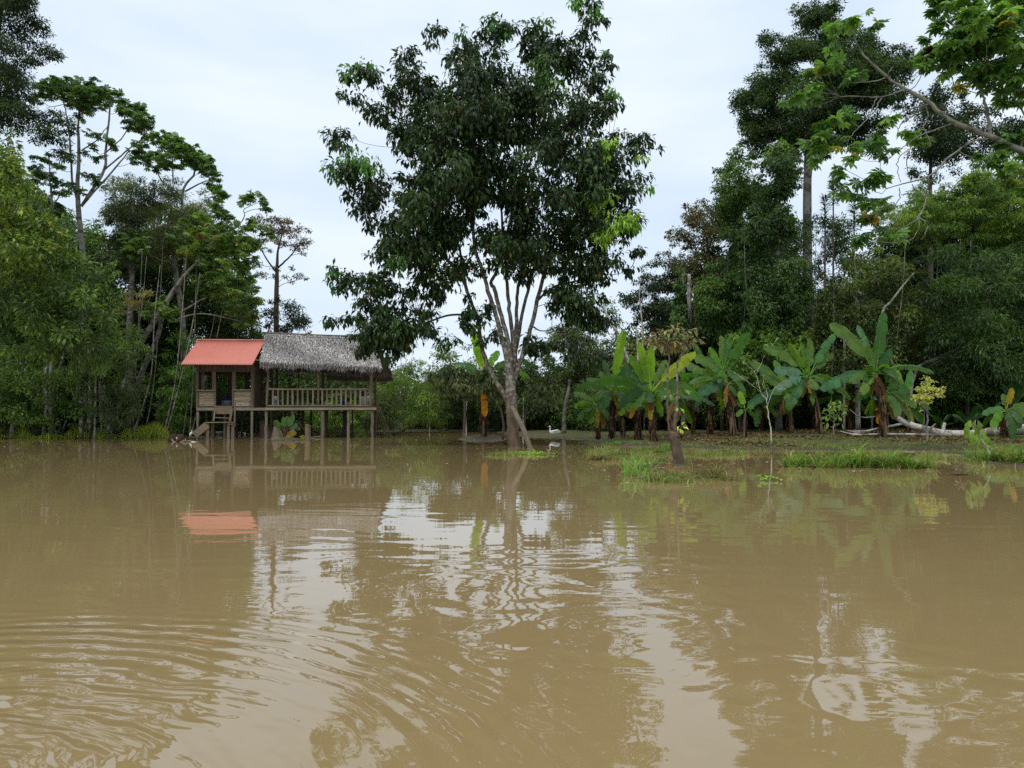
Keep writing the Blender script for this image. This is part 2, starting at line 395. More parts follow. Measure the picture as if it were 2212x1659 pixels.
# --- wall posts
post(hut, 253, 412, 0, .12, zbot=815, col=(.7,.62,.55), rnd=False); post(hut, 760, 412, 0, .12, zbot=815, col=(.62,.54,.47), rnd=False)
def board(name, parent, x0, x1, y0, y1, d=0., th=.03, col=(1,1,1), mat=WOOD):
    a = hp((x0+x1)/2, y0, d); b = hp((x0+x1)/2, y1, d); wd = np.linalg.norm(hp(x0, y0, d)-hp(x1, y0, d))
    return MB().beam(a, b, wd, th, HU, col).build(name, mat, parent)
board('door_post', hut, 388, 424, 466, 650, .01, .05, (.75, .66, .56)); board('door_post', hut, 573, 607, 466, 650, .01, .05, (.7, .6, .5))
board('door_post', hut, 414, 425, 646, 800, .0, .07, (.8, .72, .62)); board('door_post', hut, 574, 585, 646, 800, .0, .07, (.8, .72, .62))
# fascia of dark boards under the eave
mb = MB()
for i in range(14):
    x0 = 246 + i*37.7; mb.beam(hp(x0+18, 404, -.01), hp(x0+18, 468, -.01), .245, .03, HU, wcol(rw, .45, .75, (1, .82, .7)))
mb.beam(hp(246, 470, -.05), hp(775, 472, -.05), .05, .07, HV, (.45, .38, .32)); mb.build('fascia', WOOD, hut)
# lower walls of round sticks
def sticks(name, x0, x1, y0, y1, d, n, col, parent=hut):
    mb = MB(); r = rng(name+str(x0)+str(d))
    for i in range(n):
        y = y0+(i+.5)*(y1-y0)/n; a = hp(x0, y, d); b = hp(x1, y, d); P = a+(b-a)*np.linspace(0, 1, 6)[:, None]; P[:, 2] += r.normal(0, .004, 6)
        R = abs(hp(x0, y0, d)[2]-hp(x0, y1, d)[2])/n*.5
        mb.tube(P, R*r.uniform(.74, .98), 7, wcol(r, .7, 1.2)*np.array(col))
    return mb.build(name, WOODH, parent, True)
sticks('slatted_wall', 263, 414, 658, 796, .03, 14, (1.75, 1.58, 1.45)); sticks('slatted_wall', 585, 748, 655, 796, .03, 14, (1.75, 1.58, 1.45))
MB().beam(hp(250, 648, -.03), hp(424, 648, -.03), .10, .05, HV, (.95, 1.0, .8)).build('window_sill', WOODH, hut)
MB().beam(hp(574, 645, -.03), hp(762, 645, -.03), .10, .05, HV, (.95, 1.0, .8)).build('window_sill', WOODH, hut)
sticks('stick_column', 246, 263, 474, 640, .04, 18, (.95, .85, .65)); sticks('stick_column', 747, 768, 474, 640, .04, 18, (.95, .85, .65))
# rear wall with three openings
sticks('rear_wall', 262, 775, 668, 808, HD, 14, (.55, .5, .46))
for x0, x1 in ((330,348),(420,432),(535,575),(692,732),(770,782)):
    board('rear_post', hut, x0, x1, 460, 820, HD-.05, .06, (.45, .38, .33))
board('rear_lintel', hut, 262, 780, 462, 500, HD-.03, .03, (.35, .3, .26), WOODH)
board('leaning_board', hut, 280, 318, 470, 640, .5, .025, (1.0, 1.05, .95))
# side walls (right: vertical boards with a window; left: sticks)
def sidewall(zx, zref, name, win, parent, c0):
    mb = MB(); a = hz_(zx, zref, 0, 0); n = 14; zt = hp(760, 425)[2]+.0; zb = FLOOR-.12; zs = hp(760, 655)[2]; zw = hp(760, 500)[2]
    for i in range(n):
        p = a+HV*((i+.5)*HD/n); c_ = wcol(rw, .7, 1.1)*np.array(c0)
        if win[0] <= i < win[1]:
            mb.beam(p+UP*zb, p+UP*zs, HD/n*.96, .025, HV, c_); mb.beam(p+UP*zw, p+UP*zt, HD/n*.96, .025, HV, c_)
        else: mb.beam(p+UP*zb, p+UP*zt, HD/n*.96, .025, HV, c_)
    # gable boards
    for i in range(n):
        q = (i+.5)/n; h = (1-abs(q-.5)*2)*1.15; p = a+HV*(q*HD)
        mb.beam(p+UP*zt, p+UP*(zt+h), HD/n*.96, .025, HV, wcol(rw, .45, .7)*np.array(c0))
    mb.build(name, WOOD, parent)
sidewall(770, 820, 'side_wall', (8, 12), hut, (.8, .68, .58)); sidewall(250, 820, 'side_wall', (3, 11), hut, (.7, .6, .5))
# corrugated red roof
m = newmat('red_roof_paint'); g = NG(m); t = g.n('ShaderNodeTexCoord'); n = g.noise(t.outputs['Object'], 1.6, 6, .6); n2 = g.noise(t.outputs['Object'], 14, 3, .5)
cc = g.mix(n.outputs['Fac'], (.62, .20, .15), (.72, .275, .215)); cc = g.mix(g.ramp(n2.outputs['Fac'], [(.70, (0,0,0)), (.76, (1,1,1))]), cc, (.2, .05, .03))
g.l(g.bsdf(cc, .5, .35).outputs[0], g.o.inputs['Surface']); RED = m
def roof(parent):
    e0 = hp(100, 408, -.75); e1 = hp(757, 408, -.75); rdg = hp(264, 188, 1.55); 
    w1 = np.dot(e1-e0, HU); d1 = 1.55+.75
    zr, ze = rdg[2], e0[2]
    for sgn, nm in ((1, 'roof_sheet'), (-1, 'roof_sheet')):
        nu = 340; nv = 5; V = []
        for j in range(nv):
            q = j/(nv-1)
            for i in range(nu):
                u = i/(nu-1)*w1; z = ze+(zr-ze)*q + .018*cos(u*2*pi/.088)
                dd = q*d1 if sgn > 0 else 2*d1-q*d1
                V.append(e0+HU*u+HV*dd+UP*(z-e0[2]))
        F_ = [(j*nu+i, j*nu+i+1, (j+1)*nu+i+1, (j+1)*nu+i) for j in range(nv-1) for i in range(nu-1)]
        o = mesh(nm, V, F_, RED, np.ones((len(V), 3)), parent, True)
        so_ = o.modifiers.new('thickness', 'SOLIDIFY'); so_.thickness = .006
    a = e0+HV*d1+UP*(zr-ze+.03); MB().tube([a, a+HU*w1], .045, 8, (1,1,1)).build('ridge_cap', RED, parent, True)
    for q in (.06, .5, .93):
        p = e0+HU*.05+HV*d1*q+UP*((zr-ze)*q-.07); MB().beam(p, p+HU*(w1-.1), .05, .08, HV, (.5,.42,.36)).build('purlin', WOODH, parent)
    for u in (.08, w1-.08):
        p = e0+HU*u-UP*.1; MB().beam(p, p+HV*d1+UP*(zr-ze), .05, .09, HU, (.45,.38,.32)).build('rafter', WOOD, parent)
roof(hut)
# stairs
st = MB()
def bb(mb, a, b, wd, ht, da=0, db=0, side=None, col=(1, 1, 1)): return mb.beam(hp(*a, da), hp(*b, db), wd, ht, side, col)
SD = -.55
bb(MB(), (418,797), (402,932), .07, .05, -.05, SD-.1, HU, (.9,.8,.7)).build('stair_rail', WOOD, hut)
bb(MB(), (576,797), (552,936), .1, .06, -.05, SD-.1, HU, (.8,.68,.58)).build('stair_rail', WOOD, hut)
bb(MB(), (412,833), (574,833), .05, .36, -.18, -.18, HV, (.85,.72,.62)).build('stair_board', WOODH, hut)
bb(MB(), (405,795), (582,795), .16, .04, -.14, -.14, HV, (.9,.82,.75)).build('step', WOODH, hut)
bb(MB(), (410,899), (553,903), .05, .035, -.4, -.4, HV, (1.1,1.,.9)).build('step', WOODH, hut)
for k_ in range(5): bb(MB(), (337,944), (592,942), .15, .045, SD+.1-.16*k_, SD+.1-.16*k_, HV, (.85,.86,.7)).build('landing_board', WOODH, hut)
for zx, d, b_ in ((349,SD-.5,0),(395,SD,0),(540,SD-.5,0),(581,SD-.5,0)): post(hut, zx, 950, d, .13, col=(.8,.72,.64), name='landing_post', rnd=False)
bb(MB(), (342,965), (222,1062), .04, .34, SD-.55, SD-.75, HV, (.72,.62,.5)).build('ramp_board', WOODH, hut)
bb(MB(), (352,958), (262,1040), .04, .30, SD+.1, SD-.1, HV, (.45,.38,.3)).build('ramp_board', WOODH, hut)
bb(MB(), (600,735), (596,985), .07, .05, SD-.5, SD-.5, HU, (.95,.86,.78)).build('handrail_post', WOOD, hut)
bb(MB(), (540,962), (592,958), .1, .05, SD-.55, SD-.55, HV, (.8,.7,.6)).build('landing_board', WOODH, hut)
bb(MB(), (188,1079), (312,1079), .5, .04, SD-.8, SD-.8, HV, (.45,.4,.33)).build('foot_board', WOODH, hut)
for zx in (200, 230, 262, 300): post(hut, zx, 1082, SD-.7, .06, col=(.3,.26,.22), name='foot_post')
# --- platform
PD = 4.3
slab(plat, 'deck', 900, 1862, 797, .0, PD, .04, (.7, .68, .63))
MB().beam(hp(903, 789, -.05), hp(1840, 789, -.05), .06, .06, HV, (.85,.84,.7)).build('deck_edge', WOODH, plat)
MB().beam(hp(880, 819, -.10), hp(1400, 818, -.10), .09, .125, HV, (1.15,1.08,.96)).build('floor_beam', WOODH, plat)
MB().beam(hp(1400, 817.5, -.10), hp(1902, 818, -.10), .09, .125, HV, (1.2,1.1,.95)).build('floor_beam', WOODH, plat)
MB().beam(hp(900, 822, PD), hp(1880, 822, PD), .1, .14, HV, (.4,.38,.35)).build('floor_beam', WOODH, plat)
MB().beam(hp(900, 822, PD/2), hp(1880, 822, PD/2), .1, .14, HV, (.4,.38,.35)).build('floor_beam', WOODH, plat)
mb = MB()
for zx in np.linspace(920, 1850, 10): mb.beam(hz_(zx, 800, 0, FLOOR-.07), hz_(zx, 800, 0, FLOOR-.07)+HV*PD, .06, .09, HU, (.5,.47,.42))
mb.build('joists', WOODH, plat)
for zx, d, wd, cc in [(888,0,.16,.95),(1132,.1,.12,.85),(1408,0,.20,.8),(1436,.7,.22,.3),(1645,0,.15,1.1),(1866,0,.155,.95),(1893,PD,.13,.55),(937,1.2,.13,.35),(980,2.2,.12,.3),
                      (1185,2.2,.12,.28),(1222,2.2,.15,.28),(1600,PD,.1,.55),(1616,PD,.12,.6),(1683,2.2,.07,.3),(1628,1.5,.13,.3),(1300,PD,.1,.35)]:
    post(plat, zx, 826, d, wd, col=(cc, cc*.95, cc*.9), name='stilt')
post(plat, 908, 408, 0, .125, zx2=893, zbot=830, col=(.85,.77,.7), name='roof_post'); post(plat, 1367, 415, 0, .12, zbot=800, col=(.95,.9,.78), name='roof_post')
post(plat, 1853, 432, 0, .16, zx2=1851, zbot=806, col=(.95,.9,.84), name='roof_post')
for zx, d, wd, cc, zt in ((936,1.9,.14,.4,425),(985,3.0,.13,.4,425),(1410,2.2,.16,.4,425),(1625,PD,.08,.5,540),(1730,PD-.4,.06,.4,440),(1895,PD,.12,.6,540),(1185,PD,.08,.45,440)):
    post(plat, zx, zt, d, wd, zbot=815, col=(cc,cc*.93,cc*.87), name='roof_post')
rail = thing('railing', None, None, [0,0,0]); rail.parent = plat; rail.location = (0, 0, 0)
MB().tube(curve([hp(910,637,-.02), hp(1130,638,-.02), hp(1357,637,-.02)], 8), .045, 8, (1.35,1.28,1.08)).build('top_rail', WOODH, rail, True)
MB().tube(curve([hp(1376,638,-.02), hp(1600,637,-.02), hp(1840,636,-.02)], 8), .045, 8, (1.35,1.28,1.08)).build('top_rail', WOODH, rail, True)
for zx in (950,995,1040,1087,1130,1178,1223,1270,1316,1405,1448,1492,1535,1578,1622,1665,1708,1753,1800):
    cc = wcol(rw, 1.1, 1.45, (1, .97, .84)); MB().beam(hp(zx+rw.uniform(-2,2), 645, .0), hp(zx+rw.uniform(-2,2), 786, .0), .082, .05, HU, cc).build('baluster', WOOD, rail)
bb(MB(), (1772,780), (1836,655), .06, .04, .04, .04, HV, (1.2,1.1,.95)).build('brace', WOOD, rail)
MB().tube([hp(940,655,PD-.1), hp(1880,655,PD-.1)], .035, 6, (.6,.55,.5)).build('rear_rail', WOODH, plat, True)
MB().tube([hp(940,725,PD-.1), hp(1880,735,PD-.1)], .03, 6, (.6,.55,.5)).build('rear_rail', WOODH, plat, True)
MB().beam(hp(1190,735,2.5), hp(1390,778,2.5), .1, .03, HV, (.9,.85,.8)).build('loose_plank', WOODH, plat)
MB().beam(hp(905,428,-.02), hp(1855,440,-.02), .09, .10, HV, (.5,.42,.36)).build('eave_beam', WOODH, plat)
MB().beam(hp(905,438,PD), hp(1890,450,PD), .09, .10, HV, (.4,.34,.3)).build('eave_beam', WOODH, plat)
MB().beam(hp(790,369,-.5), hp(884,369,-.5), .1, .045, HV, (.9,.85,.75)).build('eave_board', WOODH, plat)
# thatch
THATCH = newmat('thatch'); g = NG(THATCH); a = g.n('ShaderNodeAttribute', attribute_name='Col')
g.l(g.bsdf(a.outputs['Color'], .9, .15).outputs[0], g.o.inputs['Surface'])
def strands(name, parent, P, D, Ln, Wd, col, mat, r):
    """flat tapered straws: P start, D direction"""
    N = unit(np.cross(D, r.normal(0, 1, D.shape)+np.array([0, -.3, .3]))); n = len(P)
    droop = UP*(Ln*.12)[:, None]
    v0 = P-N*Wd[:, None]/2; v1 = P+N*Wd[:, None]/2; m0 = P+D*(Ln*.55)[:, None]-N*Wd[:, None]*.4; m1 = P+D*(Ln*.55)[:, None]+N*Wd[:, None]*.4
    tp = P+D*Ln[:, None]-droop
    V = np.stack([v0, v1, m1, m0, tp], 1).reshape(-1, 3); k = np.arange(n)[:, None]*5
    F_ = np.concatenate([k+np.array([[0,1,2]]), k+np.array([[0,2,3]]), k+np.array([[3,2,4]])])
    return mesh(name, V, F_, mat, np.repeat(col, 5, 0), parent)
def thatch_slope(parent, name, E0, E1, R0, R1, n, seed, fringe=260, dark=1.0, drop=.42):
    r = rng(seed); E0, E1, R0, R1 = map(np.asarray, (E0, E1, R0, R1))
    # solid layer with a rough surface
    nu, nv = 60, 16; V = []
    dn = unit(np.cross(E1-E0, R0-E0)); dn = dn if dn[2] > 0 else -dn
    for j in range(nv):
        for i in range(nu):
            u, q = i/(nu-1), j/(nv-1)
            p = (E0*(1-u)+E1*u)*(1-q)+(R0*(1-u)+R1*u)*q; V.append(p-UP*.10*sin(pi*q)+dn*r.normal(0, .018))
    nn = len(V); V = V+[v-dn*.11 for v in V]
    f = [(j*nu+i, j*nu+i+1, (j+1)*nu+i+1, (j+1)*nu+i) for j in range(nv-1) for i in range(nu-1)]
    f += [tuple(q+nn for q in a_)[::-1] for a_ in f[:]]
    ed = [i for i in range(nu)]+[(j+1)*nu-1 for j in range(1, nv)]+[nn-1-i for i in range(1, nu)]+[(nv-1-j)*nu for j in range(1, nv-1)]
    f += [(ed[i], ed[i]+nn, ed[(i+1) % len(ed)]+nn, ed[(i+1) % len(ed)]) for i in range(len(ed))]
    o = mesh(name, V, f, THATCH, np.full((len(V), 3), .16*dark), parent, True)
    u = r.uniform(0, 1, n); q = r.uniform(-.0, 1, n); q = np.floor(q*15)/15+r.normal(0, .02, n); q = np.clip(q, 0, 1)
    P = (E0*(1-u[:, None])+E1*u[:, None])*(1-q[:, None])+(R0*(1-u[:, None])+R1*u[:, None])*q[:, None]
    P = P-UP*(.10*np.sin(pi*q))[:, None]+dn*(.02+r.uniform(0, .05, n))[:, None]
    down = unit((E0+E1)/2-(R0+R1)/2); D = unit(down+r.normal(0, .20, (n, 3))+dn*.10)
    b = np.clip(r.normal(.60, .15, n), .2, .9)*(1-.12*(q > .9)); b *= .8+.35*np.sin(u*9+2*q*3)*.4+.1*q
    col = np.stack([b, b*.955, b*.93], 1)*dark; warm = r.uniform(0, 1, n) < .15; col[warm] *= np.array([1.0, .85, .65])
    strands('straw', o, P, D, r.uniform(.16, .34, n), r.uniform(.018, .036, n), col, THATCH, r)
    # hanging fringe
    m_ = fringe*12; u = r.uniform(-.005, 1.005, m_); P = E0*(1-u[:, None])+E1*u[:, None]+unit((R0+R1)/2-(E0+E1)/2)*r.uniform(-.03, .22, m_)[:, None]-dn*r.uniform(-.04, .1, m_)[:, None]
    D = unit(down*.7-UP*.75+r.normal(0, .16, (m_, 3))); b = np.clip(r.normal(.40, .12, m_), .08, .7); col = np.stack([b, b*.93, b*.87], 1)*dark
    strands('fringe', o, P, D, r.uniform(.10, drop*.85, m_)*(1+.15*np.sin(u*31)), r.uniform(.014, .03, m_), col, THATCH, r)
    return o
E0 = hp(832, 384, -.72); E1 = hp(1945, 428, -.62); R0 = hp(880, 122, 2.15); R1 = hp(1905, 160, 2.3)
thatch_slope(plat, 'thatch_roof', E0, E1, R0, R1, 15000, 'th1')
W_ = np.dot(E1-E0, HU)
B0 = E0+HV*(2*(2.15+.72)); B1 = E1+HV*(2*(2.3+.62))
thatch_slope(plat, 'rear_thatch', B0, B1, R0, R1, 3500, 'th2', 160, .8)
A0 = hp(1440, 432, PD+.6); A1 = hp(2030, 440, PD+.6); A2 = hp(1450, 535, PD+2.4); A3 = hp(2055, 545, PD+2.4)
thatch_slope(plat, 'lean_to_thatch', A2, A3, A0, A1, 1500, 'th3', 130, .55, .3)
MB().tube([R0+UP*.03-HU*.1, (R0+R1)/2+UP*.0, R1+UP*.03+HU*.1], .05, 7, (.8,.78,.72)).build('ridge_pole', WOODH, plat, True)
for zx0, zx1 in ((1590,1600),(1745,1765),(1885,1905)): MB().tube([hp(zx0-8,440,PD+.5), hp(zx1+2,560,PD+2.3)], .03, 6, (1.2,1.05,.85)).build('roof_strut', WOOD, plat, True)
for i in range(9):
    q = i/8; a = E0*(1-q)+E1*q+HU*.0; b = R0*(1-q)+R1*q; MB().tube([a-UP*.16+HV*.1, b-UP*.2], .03, 6, (.5,.42,.34)).build('rafter', WOOD, plat, True)
    c_ = B0*(1-q)+B1*q; MB().tube([c_-UP*.16-HV*.1, b-UP*.2], .03, 6, (.4,.34,.28)).build('rafter', WOOD, plat, True)

# --- things on the floors
def lathe(prof, c0, k=16, col=(1,1,1)):
    V = []; 
    for r_, z in prof:
        for j in range(k): V.append(c0+np.array([r_*cos(2*pi*j/k), r_*sin(2*pi*j/k), z]))
    n = len(prof); F_ = [(i*k+j, i*k+(j+1) % k, (i+1)*k+(j+1) % k, (i+1)*k+j) for i in range(n-1) for j in range(k)]+[tuple(range(k))[::-1]]
    return V, F_
WHT = plain('white_plastic', (.62, .63, .63), .4); BLU = plain('blue_plastic', (.02, .10, .38), .45); CLOTH = plain('blue_cloth', (.008, .035, .10), .9, .1)
NET = plain('green_netting', (.09, .10, .035), .95, .05); GRYM = plain('grey_metal', (.3,.3,.3), .35, .5); LABM = plain('bucket_print', (.12,.17,.2), .5)
def bucket(zx, zb, d, r_, h, label, mat, lid=False):
    p = hp(zx, zb, d); p[2] = FLOOR+.022; t_ = thing('bucket', label, 'bucket', p)
    pr = [(r_*.84, 0), (r_*.97, h*.86), (r_*1.05, h*.87), (r_*1.05, h*.94), (r_, h*.95), (r_*1.02, h)]
    if not lid: pr += [(r_*.93, h), (r_*.78, .03)]
    V, F_ = lathe(pr, p); MB().add(V, F_).build('body', mat, t_, True)
    if lid: V, F_ = lathe([(r_*1.06, 0), (r_*1.06, .03), (r_*.9, .045), (.001, .05)], p+UP*h); MB().add(V, F_).build('lid', mat, t_, True)
    th = np.linspace(0, pi, 9); MB().tube([p+np.array([r_*1.04*cos(a_), -r_*.5*sin(a_)-.02, h*.9-.1*sin(a_)]) for a_ in th], .004, 5).build('handle', GRYM, t_, True)
    return t_, p
tb, p_ = bucket(970, 785, .45, .155, .48, 'white bucket with dark print by the left corner of the railing', WHT, True)
th = np.linspace(-2.3, -.8, 8); V = []
for zz in (.15, .33):
    for a_ in th: V.append(p_+np.array([.148*cos(a_), .148*sin(a_), zz])*np.array([1+.04*(zz > .2),1+.04*(zz > .2),1]))
MB().add(V, [(i, i+1, i+9, i+8) for i in range(7)]).build('print', LABM, tb)
bucket(1788, 785, .5, .25, .52, 'large white tub by the right corner of the railing', WHT)
bucket(1597, 785, .9, .15, .34, 'small blue bucket behind the right bay of the railing', BLU)
p = hp(1775, 690, .6); t_ = thing('cooking_pot', 'dark covered pot resting on the large white tub', 'pot', hz_(1788, 785, .5, FLOOR+.542))
p = np.array(t_.location); V, F_ = lathe([(.12,0),(.2,.03),(.21,.13),(.22,.135),(.16,.2),(.05,.24),(.001,.245)], p); MB().add(V, F_).build('pot_body', plain('soot', (.03,.03,.03), .6), t_, True)
# blue cloth on a pale bin inside the hut
p = hz_(528, 790, 1.0, FLOOR+.02); t_ = thing('storage_bin', 'pale grey bin in the hut doorway', 'bin', p)
V, F_ = lathe([(.27,0),(.3,.28),(.32,.30),(.28,.30)], p, 20); MB().add(V, F_).build('bin_body', plain('grey_plastic', (.25,.27,.3), .5), t_, True)
V, F_ = [], []; r = rng('cloth'); 
for j in range(9):
    for i in range(24):
        a_ = 2*pi*i/24; q = j/8; rr = .04+.25*q; z = .46-.05*q-.28*max(0, q-.55)*(1+.6*sin(a_*5))+.07*sin(a_*3+1)*(1-q)+r.normal(0, .012)
        V.append(p+np.array([rr*cos(a_), rr*sin(a_), z]))
F_ = [(j*24+i, j*24+(i+1) % 24, (j+1)*24+(i+1) % 24, (j+1)*24+i) for j in range(8) for i in range(24)]+[tuple(range(24))[::-1]]
mesh('cloth', V, F_, CLOTH, np.ones((len(V),3)), None, True, label='crumpled dark blue cloth heaped on the bin in the hut doorway', cat='cloth')
# hammock
a0, b0 = hp(1545, 640, 1.6), hp(1745, 600, 1.6); V = []; n = 15
for i in range(n):
    q = i/(n-1); c0 = a0*(1-q)+b0*q-UP*.75*sin(pi*q); wd = .02+.30*sin(pi*q)
    for j in range(7): s_ = (j-3)/3; V.append(c0+HV*wd*s_+UP*(s_*s_*.18*sin(pi*q)))
t_ = thing('hammock', 'sagging olive net hammock slung under the thatched roof', 'hammock', (a0+b0)/2-UP*.75)
o = mesh('net', V, [(i*7+j, i*7+j+1, (i+1)*7+j+1, (i+1)*7+j) for i in range(n-1) for j in range(6)], NET, np.ones((len(V),3)), t_, True)
so_ = o.modifiers.new('thickness', 'SOLIDIFY'); so_.thickness = .012
MB().tube([a0, a0+UP*.7-HU*.35], .012, 5, (.8,.8,.6)).build('rope', WOOD, t_); MB().tube([b0, b0+UP*.5+HU*.25], .012, 5, (.8,.8,.6)).build('rope', WOOD, t_)
# bamboo poles leaning against the right end
for k_, (ax, ay, bx, by, lab) in enumerate([(1868,640,2058,1083,'longest and outermost thin cane pole leaning on the right end of the platform'),(1872,700,2040,1083,'thin cane pole just inside the outermost one at the right end of the platform'),
      (1880,760,2030,1040,'thin cane pole third from the outside in the leaning bundle by the platform'),(1885,800,2012,975,'shortest cane pole in the leaning bundle by the platform')]):
    a = hp(ax, ay, .25+.05*k_); b = hp(bx, by, -.1+.3*k_); b[2] = min(b[2], -.1)
    P = a+(b-a)*np.linspace(0, 1, 12)[:, None]; P[:, 2] -= .05*np.sin(np.linspace(0, pi, 12)); R = np.full(12, .014)
    MB().tube(P, R, 6, (.55,.5,.4)).build('cane_pole', WOOD, None, True, label=lab, cat='pole', group='canes leaning on the platform')
# ---------------------------------------------------------------- foliage
def leafgeo(P, A, N, Ln, Wd, col, kind, r):
    n = len(P); A = unit(A); S = unit(np.cross(A, N)); N = unit(np.cross(S, A)); Ln = Ln[:, None]; Wd = Wd[:, None]
    if kind == 'r':
        v0 = P; tip = P+A*Ln-N*Ln*.12; md = P+A*Ln*.48
        V = np.stack([v0, md+S*Wd*.5+N*Wd*.18, tip, md-S*Wd*.5+N*Wd*.18], 1); T = np.array([[0,1,2],[0,2,3]]); k = 4
    elif kind == 'f':
        md = P+A*Ln*.52; tip = P+A*Ln*.97-N*Ln*.22
        V = np.stack([P, md+S*Wd*.5+N*Wd*.16, md, md-S*Wd*.5+N*Wd*.16, tip], 1); T = np.array([[0,1,2],[0,2,3],[1,4,2],[2,4,3]]); k = 5
    elif kind == 'p':       # palmate leaf held flat on its stalk, lobes drooping
        K = 8; out = []; cs = []
        for i in range(K):
            a = (i-(K-1)/2)*radians(312)/(K-1); l = Ln*(1-.28*abs(a)/pi)*.5
            D = unit(A*cos(a)+S*sin(a)-N*(.30+.1*abs(a))); Q = unit(np.cross(D, N))
            out += [P, P+D*l*.64+Q*l*.21, P+D*l-N*l*.16, P+D*l*.64-Q*l*.21]
        V = np.stack(out, 1); T = np.concatenate([np.array([[0,1,2],[0,2,3]])+4*i for i in range(K)]); k = 4*K
    F_ = (np.arange(n)[:, None, None]*k+T[None]).reshape(-1, 3)
    return V.reshape(-1, 3), F_, np.repeat(col, k, 0)
def inpoly(x, y, P):
    P = np.asarray(P, float); A = P; B = np.roll(P, -1, 0); X = x[:, None]; Yv = y[:, None]
    cr = ((A[:, 1] > Yv) != (B[:, 1] > Yv)) & (X < (B[:, 0]-A[:, 0])*(Yv-A[:, 1])/(B[:, 1]-A[:, 1]+1e-12)+A[:, 0])
    AB = B-A; Q = np.stack([x, y], -1)[:, None]; t = np.clip(((Q-A)*AB).sum(-1)/((AB**2).sum(-1)+1e-9), 0, 1)
    d = np.sqrt(((Q-A-t[..., None]*AB)**2).sum(-1)).min(1)
    return cr.sum(1) % 2 == 1, d
def parea(P):
    P = np.asarray(P, float); x, y = P.T; return .5*abs(np.dot(x, np.roll(y, -1))-np.dot(y, np.roll(x, -1)))
KG = 1.75       # leaves per clump
KC = 1.9        # clumps per outline
def clumps_in(poly, Y, cr, spacing, D, r):
    """clump centres inside an outline: rows of x, y(layout), depth, radius(m)"""
    P = np.asarray(poly, float); lo, hi = P.min(0), P.max(0); pm = Y/FD
    want = int(parea(P)*pm*pm/(spacing*spacing)*KC)+2; got = []
    while len(got) < want:
        q = r.uniform(lo, hi, (4*want+20, 2)); ok, d = inpoly(q[:, 0], q[:, 1], P)
        q, d = q[ok], d[ok]*pm
        for a, b in zip(q, d):
            rad = cr*r.uniform(.65, 1.25); rad = min(rad, max(b*1.1, cr*.45))
            dz = min(D, b*1.4)*r.uniform(-1, 1) if b > .3 else 0
            # thinning: keep clumps apart in three dimensions
            w3 = np.array([a[0]*pm, a[1]*pm, dz])
            if got and min(np.sum((np.array([g_[4] for g_ in got[-60:]])-w3)**2, 1)) < (spacing*.55)**2 and r.uniform() < .8: continue
            got.append((a[0], a[1], Y+dz, rad, w3))
            if len(got) >= want: break
    return [g_[:4] for g_ in got]
def hexc(h):
    v = [int(h[i:i+2], 16)/255 for i in (0, 2, 4)]; return np.array([q/12.92 if q <= .04045 else ((q+.055)/1.055)**2.4 for q in v])
